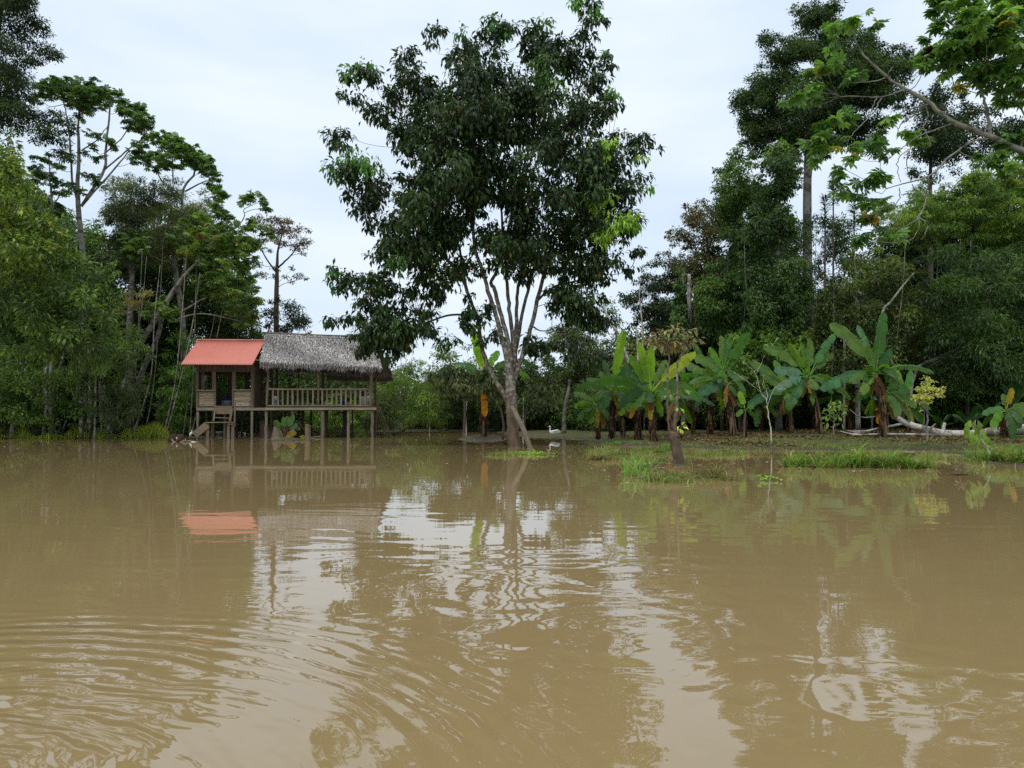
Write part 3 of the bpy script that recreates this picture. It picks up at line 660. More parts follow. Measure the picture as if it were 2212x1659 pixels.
def tree(name, label, cat, Y, polys=(), stems=(), extra=(), kind='r', leaf=.16, asp=.42, cr=.8, sp=.95, D=2.5, dens=300, cols=('2c3d1b','3d5424'), odd=(), oddf=.0,
         bark=None, droop=.35, flat=.7, mat=None, group=None, twig=.02, conn=True, br=None, seed=None, base=None, shell=.5, crownname='crown', top=.0, limb=.05, pet=0):
    """stems: lists of (x, y, radius_m[, dY]); first point of the first stem is the base. extra: (x, y, radius_m, dY, ncols)"""
    r = rng(seed or label); cols_ = [hexc(q) for q in cols]; odd_ = [hexc(q) for q in odd]
    if stems: bx = stems[0][0][0]; by = stems[0][0][3] if len(stems[0][0]) > 3 else 0
    else:
        allp = np.concatenate([np.asarray(p, float) for p in polys]); bx = base if base is not None else allp[:, 0].mean(); by = 0
        top_ = allp[:, 1].min()*.45+allp[:, 1].max()*.55
        stems = [[(bx, 'g', .10), (bx+r.uniform(-8, 8), (900+top_)/2, .08), (allp[:, 0].mean(), top_, .04)]]
    root = thing(name, label, cat, onground(bx, Y+by, 0), group); root.location.z = max(root.location.z, -.6)
    tb = MB(); SK = []; SR = []
    for s in stems:
        W = []
        for q in s:
            yy = Y+(q[3] if len(q) > 3 else 0)
            p = onground(q[0], yy, -.15) if q[1] == 'g' else pt(q[0], q[1], yy)
            W.append([*p, q[2]])
        W = np.array(W); C = curve(W, max(4, len(W)*4)); C[:, 3] = np.maximum(C[:, 3], .006)
        C[1:-1, :2] += r.normal(0, .012, (len(C)-2, 2))
        if s is stems[0] and s[0][1] == 'g': C[0, 3] *= 1.35; 
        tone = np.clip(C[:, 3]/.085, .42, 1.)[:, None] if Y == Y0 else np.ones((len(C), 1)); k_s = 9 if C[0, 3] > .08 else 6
        tb.tube(C[:, :3], C[:, 3], k_s, np.repeat(tone*r.uniform(.9, 1.1), k_s, 0)*np.ones(3), r, .05)
        SK.append(C[:, :3]); SR.append(C[:, 3])
    SK = np.concatenate(SK); SR = np.concatenate(SR)
    CL = []
    for i, p in enumerate(polys):
        CL += [(*q, 0) for q in clumps_in(p, Y, cr, sp, D, r)]
    for e in extra: CL.append((e[0], e[1], Y+(e[3] if len(e) > 3 else r.uniform(-D, D)*.4), e[2], e[4] if len(e) > 4 else 0))
    if CL:
        PL, AL, NL, LL, WL, CC = [], [], [], [], [], []
        top_z = SK[:, 2].max(); zlo = SK[:, 2].min()
        NP_, NR_ = SK.copy(), SR.copy(); CL.sort(key=lambda q: np.min(np.linalg.norm(SK-pt(q[0], q[1], q[2]), axis=1)))
        for cx_, cy_, cY, rad, alt in CL:
            c0 = pt(cx_, cy_, cY)
            if conn:
                dd = np.linalg.norm(NP_-c0, axis=1)+np.maximum(0, NP_[:, 2]-c0[2]+.2)*1.2+(NR_ < .008)*1.0
                j = int(np.argmin(dd)); a = NP_[j]; L_ = np.linalg.norm(c0-a)
                if L_ > .12:
                    mid = (a+c0)/2-UP*L_*.10+r.normal(0, .09, 3)*L_
                    r0 = min(NR_[j]*.75, .010+limb*.16*min(L_, 3.)); r1 = max(r0*.6, .006)
                    Q = curve(np.array([[*a, r0], [*mid, (r0+r1)/2], [*c0, r1]]), 6 if L_ > 1 else 4)
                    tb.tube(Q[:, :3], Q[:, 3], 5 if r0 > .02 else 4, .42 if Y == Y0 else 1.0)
                    NP_ = np.vstack([NP_, c0]); NR_ = np.append(NR_, r1)
            n = max(6, int(dens*KG*rad*rad*pi*.9*r.uniform(.75, 1.2)))
            u = unit(r.normal(0, 1, (n, 3))); u[:, 2] = u[:, 2]*.9+.12
            rr = rad*(r.uniform(0, 1, n)**shell)*(1+.22*r.normal(0, 1, n)*(r.uniform(0, 1, n) < .35))
            # leaves gather on a few twigs
            nt_ = max(3, n//14); tw = unit(r.normal(0, 1, (nt_, 3))+UP*.2); own = r.integers(0, nt_, n)
            u = unit(u*.55+tw[own]*.75)
            off = u*rr[:, None]; off[:, 2] *= flat
            P = c0+off
            A = unit(u*.9+r.normal(0, .55, (n, 3))-UP*droop*1.6); N = unit(UP*1.1+u*.5+r.normal(0, .45, (n, 3)))
            if kind == 'p': A = unit(u*np.array([1, 1, .15])+r.normal(0, .35, (n, 3))*np.array([1, 1, .6])); N = unit(UP*1.0+u*.45+r.normal(0, .42, (n, 3)))
            l = leaf*r.uniform(.65, 1.25, n)
            if alt: base_ = np.tile(hexc(alt), (n, 1))*r.uniform(.75, 1.25, (n, 1))
            else:
                ck = r.uniform(0, 1)**1.5; f = np.clip(r.uniform(-.2, .35, n)+ck, 0, 1.3)[:, None]
                base_ = (cols_[0]*(1-f)+cols_[-1]*f)*r.uniform(.7, 1.3, (n, 1))
                if odd_:
                    k_ = r.uniform(0, 1, n) < oddf; 
                    if k_.any(): base_[k_] = np.array(odd_)[r.integers(0, len(odd_), k_.sum())]*r.uniform(.7, 1.2, (k_.sum(), 1))
            if twig and kind != 'r' or (twig and rad > .45 and Y < 33):
                for t_i in range(min(nt_, 8)):
                    e = c0+tw[t_i]*rad*.8*np.array([1, 1, flat]); tb.tube([c0, (c0+e)/2+UP*.04*rad, e], [.012, .009, .004], 3, 1.0)
            PL.append(P); AL.append(A); NL.append(N); LL.append(l); WL.append(l*asp*r.uniform(.8, 1.2, n)); CC.append(base_)
        V, F_, C_ = leafgeo(*[np.concatenate(q) for q in (PL, AL, NL)], np.concatenate(LL), np.concatenate(WL), np.concatenate(CC), kind, r)
        C_ = np.clip(C_*(np.array([1.6, 1.75, 1.25]) if kind == 'f' and Y == Y0 else np.array([1.15, 1.12, 1.0]) if kind == 'p' else np.array([2.25, 1.92, 1.5])), 0, 1); C_ = C_*.88+.12*C_.mean(1, keepdims=True)
        mesh(crownname, V, F_, mat or LEAF, C_, root)
    tb.build('trunk', bark or BARKD, root, True)
    return root

# ================= the big tree in the middle, standing in the water
Y0 = 27.4
mainpoly = Z(4,(100,760),(180,790),(240,850),(300,930),(330,990),(430,1040),(540,1050),(560,980),(500,920),(440,880),(440,820),(470,780),(400,740),(330,740),(270,730),(240,680),(180,620),(170,560),(230,560),(270,530),(210,480),(205,420),(260,430),(330,390),(390,420),(410,480),(450,520),(490,490),(500,360),(560,290),(640,290),(655,400),(650,480),(700,470),(720,380),(760,330),(700,220),(680,150),(730,160),(790,170),(770,260),(850,300),(880,200),(920,170),(970,210),(1000,240),(1040,140),(1120,90),(1150,130),(1190,90),(1240,130),(1240,250),(1170,300),(1160,380),(1240,380),(1270,280),(1260,200),(1380,130),(1450,110),(1470,200),(1540,250),(1600,200),(1640,100),(1570,60),(1580,0),(1700,0),(1780,30),(1780,160),(1740,200),(1700,280),(1720,340),(1820,300),(1830,420),(1760,380),(1780,480),(1740,560),(1850,510),(1880,600),(1820,740),(1750,770),(1720,800),(1850,810),(2000,830),(2050,810),(2130,910),(2060,960),(2020,1050),(2070,1130),(2080,1190),(2010,1200),(1980,1260),(2060,1290),(2080,1350),(2000,1420),(1900,1460),(1850,1526),(1600,1526),(1480,1450),(1350,1480),(1200,1440),(1180,1300),(1080,1250),(1000,1330),(900,1526),(500,1526),(380,1420),(290,1320),(220,1200),(140,1110),(110,980),(190,940),(130,880))
low1 = Z(5,(90,380),(140,310),(250,350),(330,340),(440,330),(560,370),(620,420),(800,450),(900,420),(900,520),(800,560),(700,530),(560,560),(400,550),(310,550),(290,470),(220,500),(180,440))
low2 = Z(5,(60,640),(200,670),(240,610),(400,600),(500,560),(640,590),(850,590),(870,690),(850,760),(750,800),(660,880),(540,930),(420,910),(320,880),(330,830),(240,750),(160,700))
low3 = Z(5,(390,230),(430,180),(450,60),(900,0),(1100,200),(1200,320),(1150,470),(1080,540),(1000,500),(860,490),(700,420),(640,310),(540,330),(430,300))
low4 = Z(5,(1050,600),(1240,500),(1260,620),(1180,700),(1120,760),(1070,720))
low5 = Z(5,(1050,0),(1800,0),(1960,60),(2008,150),(1900,230),(1760,220),(1720,300),(1650,390),(1450,420),(1300,380),(1180,300))
low6 = Z(5,(1480,720),(1560,810),(1700,810),(1850,840),(2010,930),(1990,970),(1800,920),(1620,890),(1500,900))
low7 = Z(5,(1760,420),(1850,510),(1920,540),(2060,600),(2090,700),(2000,730),(1880,680),(1740,640),(1620,560),(1700,480))
low9 = [(1190,530),(1300,540),(1400,530),(1405,565),(1350,600),(1300,622),(1215,612),(1180,575)]
low10 = [(1190,600),(1260,612),(1310,650),(1320,700),(1285,722),(1225,690),(1180,650)]
low8 = Z(5,(1150,720),(1280,700),(1300,820),(1180,830))
def s5(*p): return [(*Z(5, (a[0], a[1])), *a[2:]) for a in p]
def s4(*p): return [(*Z(4, (a[0], a[1])), *a[2:]) for a in p]
main_stems = [
 [(*Z(5,(1412,1560)), .36), (*Z(5,(1402,1500)), .34), (*Z(5,(1398,1400)), .33), (*Z(5,(1392,1280)), .33), (*Z(5,(1385,1150)), .30), (*Z(5,(1375,1050)), .26), (*Z(5,(1350,900)), .17), (*Z(5,(1300,700)), .13), (*Z(5,(1245,520)), .12), (*Z(5,(1190,330)), .10), (*Z(5,(1130,150)), .09), (*Z(4,(980,1300)), .08), (*Z(4,(970,1000)), .06), (*Z(4,(900,850)), .05), (*Z(4,(800,600)), .02)],
 s5((1385,1120,.14),(1385,950,.15),(1365,800,.13),(1310,600,.12),(1270,450,.11),(1250,400,.1,.3),(1300,280,.09,.6),(1370,0,.08,1))+s4((1250,1200,.07,1),(1320,900,.06,1.2),(1400,700,.05,1.4),(1450,450,.02,1.5)),
 s5((1400,1100,.14,-.2),(1405,850,.13,-.3),(1375,600,.11,-.4),(1360,450,.10,-.5),(1350,250,.08,-.6),(1330,50,.07,-.6))+s4((1150,1250,.06,-.8),(1100,900,.05,-1),(1080,500,.03,-1),(1120,200,.015,-1)),
 s5((1400,1080,.14,.2),(1420,800,.12,.3),(1425,600,.10,.5),(1440,420,.09,.7),(1500,200,.08,1))+s4((1380,1150,.06,1.2),(1550,900,.05,1.4),(1620,600,.04,1.4),(1680,200,.015,1.4)),
 s5((1410,1080,.15,0),(1480,870,.13,0),(1530,700,.12,-.1),(1590,450,.11,-.3),(1650,220,.09,-.4),(1690,50,.08,-.5))+s4((1700,1350,.06,-.6),(1800,1150,.05,-.6),(1900,950,.03,-.6)),
 s5((1405,1000,.11,.3),(1450,700,.10,.5),(1510,430,.09,.8),(1590,150,.08,1),(1640,20,.06,1.2)),
 s5((1380,1250,.16,-.3),(1300,1120,.14,-.6),(1225,980,.13,-.8),(1170,800,.12,-1),(1155,650,.11,-1),(1075,450,.10,-1),(1050,370,.10,-1),(880,180,.09,-1.2),(740,40,.07,-1.3))+s4((800,1250,.05,-1.4),(650,1100,.04,-1.5)),
 s5((1060,380,.09,-1),(1050,250,.08,-1),(1010,100,.07,-1))+s4((900,1400,.06,-.8),(700,1000,.04,-.6),(500,700,.02,-.6)),
 s5((1155,640,.08,-1),(1070,628,.07,-1.1),(940,632,.06,-1.2),(800,680,.05,-1.3),(600,720,.03,-1.4)),
 s5((1555,540,.07,-.3),(1690,430,.06,-.6),(1870,385,.045,-.8),(1990,340,.03,-1)),
 s5((1520,700,.05,0),(1600,740,.035,.3),(1700,740,.025,.5),(1850,860,.015,.8)),
 s4((1250,1230,.06,.3),(1220,1000,.05,.6),(1100,750,.04,1.2),(1000,400,.02,1.3)),
]
main_stems = [[(*q[:2], q[2]*.66, *[abs(e)*.6 for e in q[3:]]) for q in s_] for s_ in main_stems]
fl = '5f8a2c'; fl2 = '7d9a34'
mex = [(*Z(4, (a, b)), rr, dz, cc) for a, b, rr, dz, cc in [
 (130,830,.42,0,0),(160,900,.4,0,0),(250,980,.6,0,'3f6a2a'),(330,1000,.55,-.5,'46702c'),(150,1040,.5,0,'3a6230'),(230,1080,.5,0,0),(240,450,.42,0,'4a7030'),(320,430,.45,0,'44692e'),(370,470,.4,0,0),(190,575,.3,0,0),
 (560,320,.35,0,0),(620,340,.35,0,0),(620,430,.35,0,0),(540,420,.4,0,0),(700,170,.25,0,0),(760,190,.25,0,0),(730,270,.3,0,0),(910,200,.35,0,'3a6030'),(1090,140,.4,0,'447038'),(1200,140,.35,0,'447038'),(1170,200,.4,0,'3a6230'),(1050,210,.35,0,0),
 (1160,330,.2,0,0),(1290,130,.12,0,0),(1410,140,.35,0,'3f6630'),(1350,200,.45,0,0),(1600,30,.3,0,'55803a'),(1650,60,.3,0,0),(1730,50,.35,0,'4c7a34'),(1760,140,.3,0,0),(1700,130,.4,0,0),(1640,20,.2,0,fl),(1800,340,.25,0,'4c7a34'),(1815,400,.15,0,0),(1780,370,.15,0,0),
 (1850,570,.45,0,'50763a'),(1860,640,.3,0,0),(1700,920,.45,-1.2,fl2),(1750,960,.35,-1.2,fl2),(1820,890,.42,-1.2,fl2),(1790,930,.3,-1.3,fl),(2010,970,.25,-.5,fl2),(2110,910,.2,0,0),(2040,840,.25,0,0),
 (1720,1180,.40,-1.2,fl2),(1790,1190,.38,-1.2,fl2),(1740,1240,.3,-1.2,fl2),(1830,1330,.5,-1.2,fl2),(1890,1360,.4,-1.2,fl2),(1960,1330,.42,-1.0,fl2),(1980,1380,.3,-1.0,fl),(1800,1430,.5,-1.2,fl2),(1760,1460,.4,-1.2,fl2),(2050,1160,.3,0,fl),(1480,560,.5,-1,'4d6e28'),(1400,430,.5,-.8,'46682a')]]
mex += [(*Z(5, (a, b)), rr, dz, cc) for a, b, rr, dz, cc in [(140,340,.3,0,'3f6a38'),(170,400,.3,0,'3f6a38'),(200,360,.3,0,0),(90,660,.2,0,'3a6030'),(130,690,.2,0,0),(950,800,.28,-1,0),(900,815,.22,-1,0),(1010,790,.2,-1,0),(620,280,.5,-1,'33521f'),(820,760,.4,-1,0),(1300,150,.5,-1.5,0),(1560,130,.45,-1.5,0),(1400,180,.4,-1.5,0)]]
tree('broadleaf_tree', 'tallest broad dark-leaved tree with many lichened stems, standing in the water in the middle', 'tree', Y0,
     [mainpoly, low1, low2, low3, low4, low5, low6, low7, low8, low9, low10, low1, low2, low4, low6, low6, low7], main_stems, mex, kind='f', leaf=.27, asp=.36, cr=.62, sp=.64, D=2.6, dens=92,
     cols=('1b2a17', '2c3f1e'), odd=('4c6a2a', '5a4a22', '35502a'), oddf=.06, bark=BARK, droop=.75, flat=.85, mat=LEAFG, limb=.09)
# under-storey foliage round its foot
tree('understory_tree', 'low dull-leaved tree with hanging leaves just left of the big trunk', 'tree', 28.6,
     [Z(5,(820,1000),(960,950),(1120,1010),(1340,1000),(1380,1080),(1370,1230),(1290,1220),(1200,1180),(1100,1210),(900,1240),(820,1190))],
     [[(*Z(5,(1330,1500)), .05), (*Z(5,(1320,1300)), .045), (*Z(5,(1200,1130)), .035), (*Z(5,(980,1080)), .02)]], kind='f', leaf=.24, asp=.36, cr=.5, sp=.42, D=1.2, dens=110, cols=('34442a','4c5c36'), droop=.8, mat=LEAFG)
tree('understory_tree', 'low dull-leaved tree with hanging leaves just right of the big trunk', 'tree', 29.5,
     [Z(5,(1470,1060),(1600,1040),(1720,1080),(1760,1170),(1690,1250),(1560,1270),(1470,1180))],
     [[(*Z(5,(1475,1480)), .04), (*Z(5,(1490,1300)), .035), (*Z(5,(1560,1150)), .03), (*Z(5,(1680,1130)), .015)]], kind='f', leaf=.24, asp=.36, cr=.5, sp=.46, D=1.2, dens=90, cols=('34442a','4c5c36'), droop=.8, mat=LEAFG)

# ================= left bank
tree('rainforest_tree', 'tall dark tree with tiered drooping branches at the top left edge', 'tree', 34,
     [Z(2,(-200,-300),(230,-200),(230,20),(270,140),(230,190),(300,240),(350,320),(365,370),(290,410),(230,440),(280,510),(200,560),(240,640),(330,720),(420,770),(400,840),(450,900),(440,940),(480,1040),(470,1080),(380,1050),(250,980),(180,1000),(100,900),(-200,880))],
     [[(-40,'g',.35),(-35,500,.28),(-20,200,.2),(10,-60,.08)]], [(*Z(2,q),.5,0) for q in ((355,365),(330,330),(425,790),(455,850),(460,1050),(420,1010),(260,150),(280,215))],
     leaf=.17, asp=.34, cr=.75, sp=.80, D=3, dens=170, cols=('1a2a1a','2c4224'), bark=BARKD, droop=.3, flat=.42)
tree('cecropia_tree', 'tall pale-stemmed tree with candelabra branches under an umbrella of hand-shaped leaves, left', 'tree', 38,
     [Z(2,(200,560),(330,510),(470,515),(640,525),(720,600),(810,600),(830,660),(900,680),(980,720),(1020,800),(1000,870),(960,950),(930,1050),(880,1080),(860,1000),(900,900),(820,830),(780,720),(650,680),(600,780),(520,800),(430,700),(380,640),(300,680),(200,690))],
     [[(*Z(3,(600,1000))[:1],'g',.20),(*Z(3,(600,1000)),.17),(*Z(3,(605,600)),.16),(*Z(3,(600,250)),.15),(*Z(2,(530,1480)),.13),(*Z(2,(515,1250)),.10),(*Z(2,(525,1000)),.08),(*Z(2,(520,820)),.05),(*Z(2,(540,640)),.03)],
      [(*Z(2,(520,1380)),.07),(*Z(2,(475,1150)),.05),(*Z(2,(465,930)),.04),(*Z(2,(440,750)),.03),(*Z(2,(400,600)),.02)],
      [(*Z(2,(540,1370)),.08),(*Z(2,(690,1130)),.07),(*Z(2,(700,1000)),.06),(*Z(2,(720,820)),.05),(*Z(2,(735,640)),.03)],
      [(*Z(2,(690,1130)),.05),(*Z(2,(830,1010)),.04),(*Z(2,(960,900)),.03),(*Z(2,(990,800)),.02)],
      [(*Z(2,(705,1010)),.04),(*Z(2,(830,890)),.03),(*Z(2,(900,720)),.02)],
      [(*Z(2,(540,1000)),.04),(*Z(2,(640,930)),.03),(*Z(2,(720,830)),.02)],
      [(*Z(2,(540,1370)),.06),(*Z(2,(760,1120)),.045),(*Z(2,(860,1000)),.03)]],
     [(*Z(2,q),.40,0) for q in ((620,880),(660,910),(630,980),(760,970),(740,940),(580,1150),(640,1180),(660,1220),(450,1220),(470,1260),(380,1100),(300,1050),(260,1130),(300,1340),(360,1330),(400,1400),(560,1000),(640,1040),(700,730),(880,1020),(910,1060),(430,1370),(560,1280),(250,1200))],
     kind='p', leaf=.46, cr=.46, sp=.37, D=2.2, dens=15, cols=('3f6230','648a42'), odd=('7d7a2a','7a4a20'), oddf=.015, bark=BARKP, droop=.2, limb=.05)
tree('cecropia_tree', 'leaning pale tree whose umbrella of hand-shaped leaves rises above the olive tree, left', 'tree', 41,
     [Z(2,(1020,900),(1100,890),(1220,925),(1300,960),(1420,1060),(1460,1180),(1490,1310),(1440,1330),(1380,1230),(1330,1150),(1250,1100),(1150,1140),(1050,1140),(960,1080))],
     [[(*Z(3,(880,1400))[:1],'g',.16),(*Z(3,(1030,1050)),.14),(*Z(3,(1140,800)),.12),(*Z(3,(1190,560)),.11),(*Z(3,(1330,330)),.09),(*Z(2,(1210,1300)),.07),(*Z(2,(1290,1150)),.05),(*Z(2,(1300,1020)),.03)],
      [(*Z(2,(1230,1270)),.05),(*Z(2,(1380,1200)),.03),(*Z(2,(1440,1260)),.02)],[(*Z(2,(1210,1300)),.05),(*Z(2,(1060,1180)),.04),(*Z(2,(1060,980)),.02)],[(*Z(2,(1150,1200)),.04),(*Z(2,(1140,980)),.02)]],
     [(*Z(2,q),.45,0) for q in ((1040,900),(1120,890),(1200,930),(1060,1050),(1130,1080),(1470,1280),(1490,1310),(1420,1250),(970,1070),(1240,1060),(1300,1110))],
     kind='p', leaf=.46, cr=.46, sp=.37, D=2.2, dens=15, cols=('466a2c','6c9440'), odd=('8a8a30','7a5a20'), oddf=.015, bark=BARKP, limb=.05)
tree('cecropia_tree', 'slanting pale tree with yellow-green hand-shaped leaves reaching over the red roof', 'tree', 39,
     [Z(3,(1560,-200),(1700,-60),(1850,40),(1880,200),(1860,420),(1880,560),(1870,700),(1740,740),(1640,690),(1560,560),(1420,480),(1380,300),(1280,200),(1200,60),(1350,-60)), Z(3,(980,560),(1150,500),(1300,560),(1250,700),(1050,680)), Z(3,(820,60),(1050,0),(1100,140),(1000,260),(820,250))],
     [[(*Z(3,(800,1400))[:1],'g',.17),(*Z(3,(965,970)),.15),(*Z(3,(1090,730)),.14),(*Z(3,(1210,540)),.12),(*Z(3,(1280,430)),.10),(*Z(3,(1410,285)),.08),(*Z(3,(1560,200)),.06),(*Z(3,(1700,150)),.03)],
      [(*Z(3,(1410,285)),.07),(*Z(3,(1510,140)),.06),(*Z(3,(1700,20)),.04),(*Z(2,(1620,1440)),.03),(*Z(2,(1620,1390)),.02),(*Z(2,(1680,1360)),.015)],
      [(*Z(3,(1410,285)),.05),(*Z(3,(1450,160)),.04),(*Z(3,(1590,60)),.03)],[(*Z(3,(1290,640)),.05),(*Z(3,(1500,520)),.04),(*Z(3,(1750,470)),.025)],
      [(*Z(3,(1410,290)),.05),(*Z(3,(1600,300)),.03),(*Z(3,(1800,330)),.02)],[(*Z(3,(1220,700)),.05),(*Z(3,(1450,640)),.03),(*Z(3,(1760,700)),.02)]],
     [(*Z(2,q),.42,0) for q in ((1600,1335),(1650,1300),(1700,1310),(1740,1350),(1765,1385),(1620,1320))]+[(*Z(2,q),.5,0) for q in ((1680,1480),(1740,1500),(1770,1560),(1560,1640),(1700,1600),(1460,1400),(1500,1450),(1430,1500))],
     kind='p', leaf=.48, cr=.5, sp=.56, D=1.8, dens=17, cols=('46682a','769440'), odd=('9a8a30','8a5a20','6a3a18'), oddf=.02, bark=BARKP, limb=.05)
tree('cecropia_tree', 'short pale tree with dark hand-shaped leaves beside the far left dark crown', 'tree', 36.5,
     [Z(2,(200,1010),(330,1000),(400,1130),(330,1200),(240,1250),(180,1150)), Z(2,(340,1180),(470,1190),(490,1260),(420,1300),(330,1260)), Z(2,(270,1340),(400,1330),(460,1440),(380,1480),(300,1440))],
     [[(*Z(2,(345,1600))[:1],'g',.10),(*Z(2,(345,1450)),.06),(*Z(2,(330,1200)),.04),(*Z(2,(325,1020)),.02)],[(*Z(2,(340,1400)),.04),(*Z(2,(420,1250)),.02)],[(*Z(2,(265,1400)),.05),(*Z(2,(262,1280)),.03),(*Z(2,(220,1180)),.02)]],
     kind='p', leaf=.44, cr=.4, sp=.6, D=1, dens=22, cols=('33502a','547838'), bark=BARKP)
def T(label, Y, polys, stems=(), name='rainforest_tree', cat='tree', **k):
    return tree(name, label, cat, Y, polys, stems, **k)
T('olive feathery tree draped in fine vines, below the umbrella-shaped crown on the left', 42, [[(225,400),(260,378),(330,372),(400,392),(440,405),(470,430),(490,470),(500,530),(470,570),(400,570),(330,580),(250,570),(215,500)]],
  [[(400,'g',.2),(395,700,.16),(375,560,.12),(370,450,.06)]], leaf=.17, asp=.26, cr=.7, sp=.8, D=3, dens=175, cols=('35442a','59694a'), odd=('6a6a44',), oddf=.1, bark=BARKP, droop=.6)
T('dark tall tree with a straight reddish trunk among the left bank trees', 40, [[(235,430),(300,385),(350,395),(345,470),(310,520),(290,600),(240,600),(215,500)]],
  [[(286,'g',.2),(*Z(3,(930,950)),.17),(*Z(3,(945,500)),.14),(*Z(3,(955,100)),.11),(290,430,.06)]], leaf=.16, asp=.36, cr=.6, sp=.75, D=2, dens=165, cols=('1d2a1c','33452a'), bark=BARK)
T('sparse brownish flat-topped tree standing against the sky left of the big tree', 55, [[(520,490),(560,462),(600,458),(640,472),(672,500),(676,540),(650,555),(600,540),(560,550),(530,530)],[(600,600),(640,575),(668,600),(640,612)],[(560,560),(600,580),(590,620),(560,600)]],
  [[(597,'g',.24),(597,700,.2),(598,600,.15),(600,545,.08),(610,500,.04)],[(598,590,.08),(570,550,.05),(550,510,.02)],[(599,580,.08),(630,550,.05),(655,515,.02)]], leaf=.2, asp=.4, cr=.7, sp=.95, D=2.5, dens=85, cols=('33301f','4a4a30'), odd=('5a4030',), oddf=.2, bark=BARKD, flat=.4, limb=.08)
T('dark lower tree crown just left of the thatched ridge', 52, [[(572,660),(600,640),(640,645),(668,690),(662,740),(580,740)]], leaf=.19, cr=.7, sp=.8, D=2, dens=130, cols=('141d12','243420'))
T('yellow-green leafy tree leaning in at the left edge', 30, [[(-60,270),(20,285),(40,330),(75,380),(95,450),(140,480),(160,540),(120,600),(-60,620)]], [[(-30,'g',.2),(-25,600,.15),(0,420,.08)]],
  leaf=.25, asp=.36, cr=.65, sp=.72, D=2, dens=80, cols=('33501f','56712a'), odd=('7d8a3a',), oddf=.1)
T('broad mid-green tree hanging over the left bank', 32, [[(-60,580),(60,590),(140,500),(190,560),(250,580),(265,640),(250,700),(265,760),(230,800),(150,810),(60,790),(-60,770)]], [[(95,'g',.08,5.5),(98,850,.07,5.5),(110,700,.06,4),(120,600,.04,1)]],
  leaf=.26, asp=.36, cr=.62, sp=.70, D=2.2, dens=75, cols=('2a4420','4a6a2e'), odd=('5d7838',), oddf=.1, bark=BARKP)
T('dark bushy tree filling the left bank behind the slender trunks', 44, [[(120,560),(250,540),(330,590),(330,800),(240,930),(0,930),(-60,780),(60,780)]], [[(180,'g',.16),(185,700,.12),(190,620,.06)]],
  leaf=.24, cr=.9, sp=.9, D=2.5, dens=90, cols=('1c2c18','2f4422'), bark=BARKP)
T('tan-flowered spreading tree in the left wood', 37, [[(215,640),(270,610),(340,620),(330,660),(270,680),(220,690)]], [[(240,'g',.09),(*Z(3,(720,960)),.08),(*Z(3,(770,700)),.06),(*Z(3,(850,640)),.04)],[(*Z(3,(750,780)),.05),(*Z(3,(830,700)),.03)]],
  leaf=.13, cr=.4, sp=.62, D=1.5, dens=120, cols=('5a5434','6a6a3c'), bark=LOGM, flat=.3)
T('shaded green tree behind the red-roofed hut', 46, [[(330,590),(470,570),(540,600),(560,690),(600,740),(560,760),(430,735),(400,760),(395,935),(300,935),(290,760)]], [[(340,'g',.12),(345,760,.09),(400,650,.05)],[(345,800,.06),(300,700,.04)]],
  leaf=.2, cr=.8, sp=.85, D=2.5, dens=110, cols=('26391e','3f5628'), bark=BARKP)
T('bushy green sapling thicket in front of the pale left trunks', 36.2, [[(-60,780),(40,770),(90,800),(150,790),(170,850),(130,930),(-60,935)]], [[(70,'g',.04),(75,860,.03)]], name='shrub', cat='shrub', leaf=.19, asp=.34, cr=.5, sp=.66, D=1, dens=95, cols=('263c16','4a6a26'))
T('creeper-clad foot of the pale left trunk', 35.9, [Z(3,(540,960),(680,980),(700,1150),(680,1460),(520,1460),(500,1150))], [[(*Z(3,(600,1400))[:1],'g',.03),(*Z(3,(600,1100)),.02)]], name='creeper', cat='creeper', leaf=.2, cr=.4, sp=.5, D=.4, dens=100, cols=('26401a','466a28'), droop=.8)
T('leafy screen of mid-green branches between the left trunks', 35.5, [[(150,680),(230,690),(300,700),(330,760),(320,830),(240,810),(180,840),(140,800)]], [[(205,'g',.05),(208,800,.04),(215,740,.03)]], leaf=.19, asp=.36, cr=.5, sp=.68, D=1.2, dens=90, cols=('2a4018','50702c'), bark=BARKP)
T('dense mid-green tree at the back of the left wood, left part', 47, [[(-60,340),(60,380),(130,460),(220,470),(250,620),(250,930),(-60,930)]], leaf=.24, cr=.9, sp=.85, D=2.5, dens=95, cols=('2a4420','4a6a2c'), base=120)
T('dense mid-green tree at the back of the left wood, right part', 47, [[(240,500),(330,430),(440,450),(500,540),(550,620),(570,735),(430,735),(400,760),(400,930),(240,930)]], leaf=.24, cr=.9, sp=.9, D=2.5, dens=90, cols=('2c4822','4f702e'), base=330)
T('bright glossy shrub against the left side of the hut', 40, [[(350,770),(380,700),(430,730),(440,800),(430,850),(425,938),(345,938),(335,860)]], [[(385,'g',.07),(390,850,.05),(395,760,.03)]], name='shrub', cat='shrub',
  leaf=.22, asp=.34, cr=.5, sp=.62, D=1, dens=95, cols=('34541f','557a2c'), droop=.7)
T('grey-green drooping shrub on the left bank', 36, [[(210,815),(260,800),(320,830),(310,900),(250,935),(195,930),(190,860)]], [[(240,'g',.06),(245,860,.04)]], name='shrub', cat='shrub',
  leaf=.24, asp=.22, cr=.5, sp=.6, D=1, dens=100, cols=('263a1c','4a5d3a'), droop=.9)
T('pale silvery shrub under the tall reddish trunk', 37.5, [[(255,830),(300,815),(325,850),(310,880),(260,880)]], [[(285,'g',.04),(288,860,.03)]], name='shrub', cat='shrub', leaf=.17, cr=.4, sp=.55, D=.8, dens=110, cols=('3d4d38','5d6d52'))
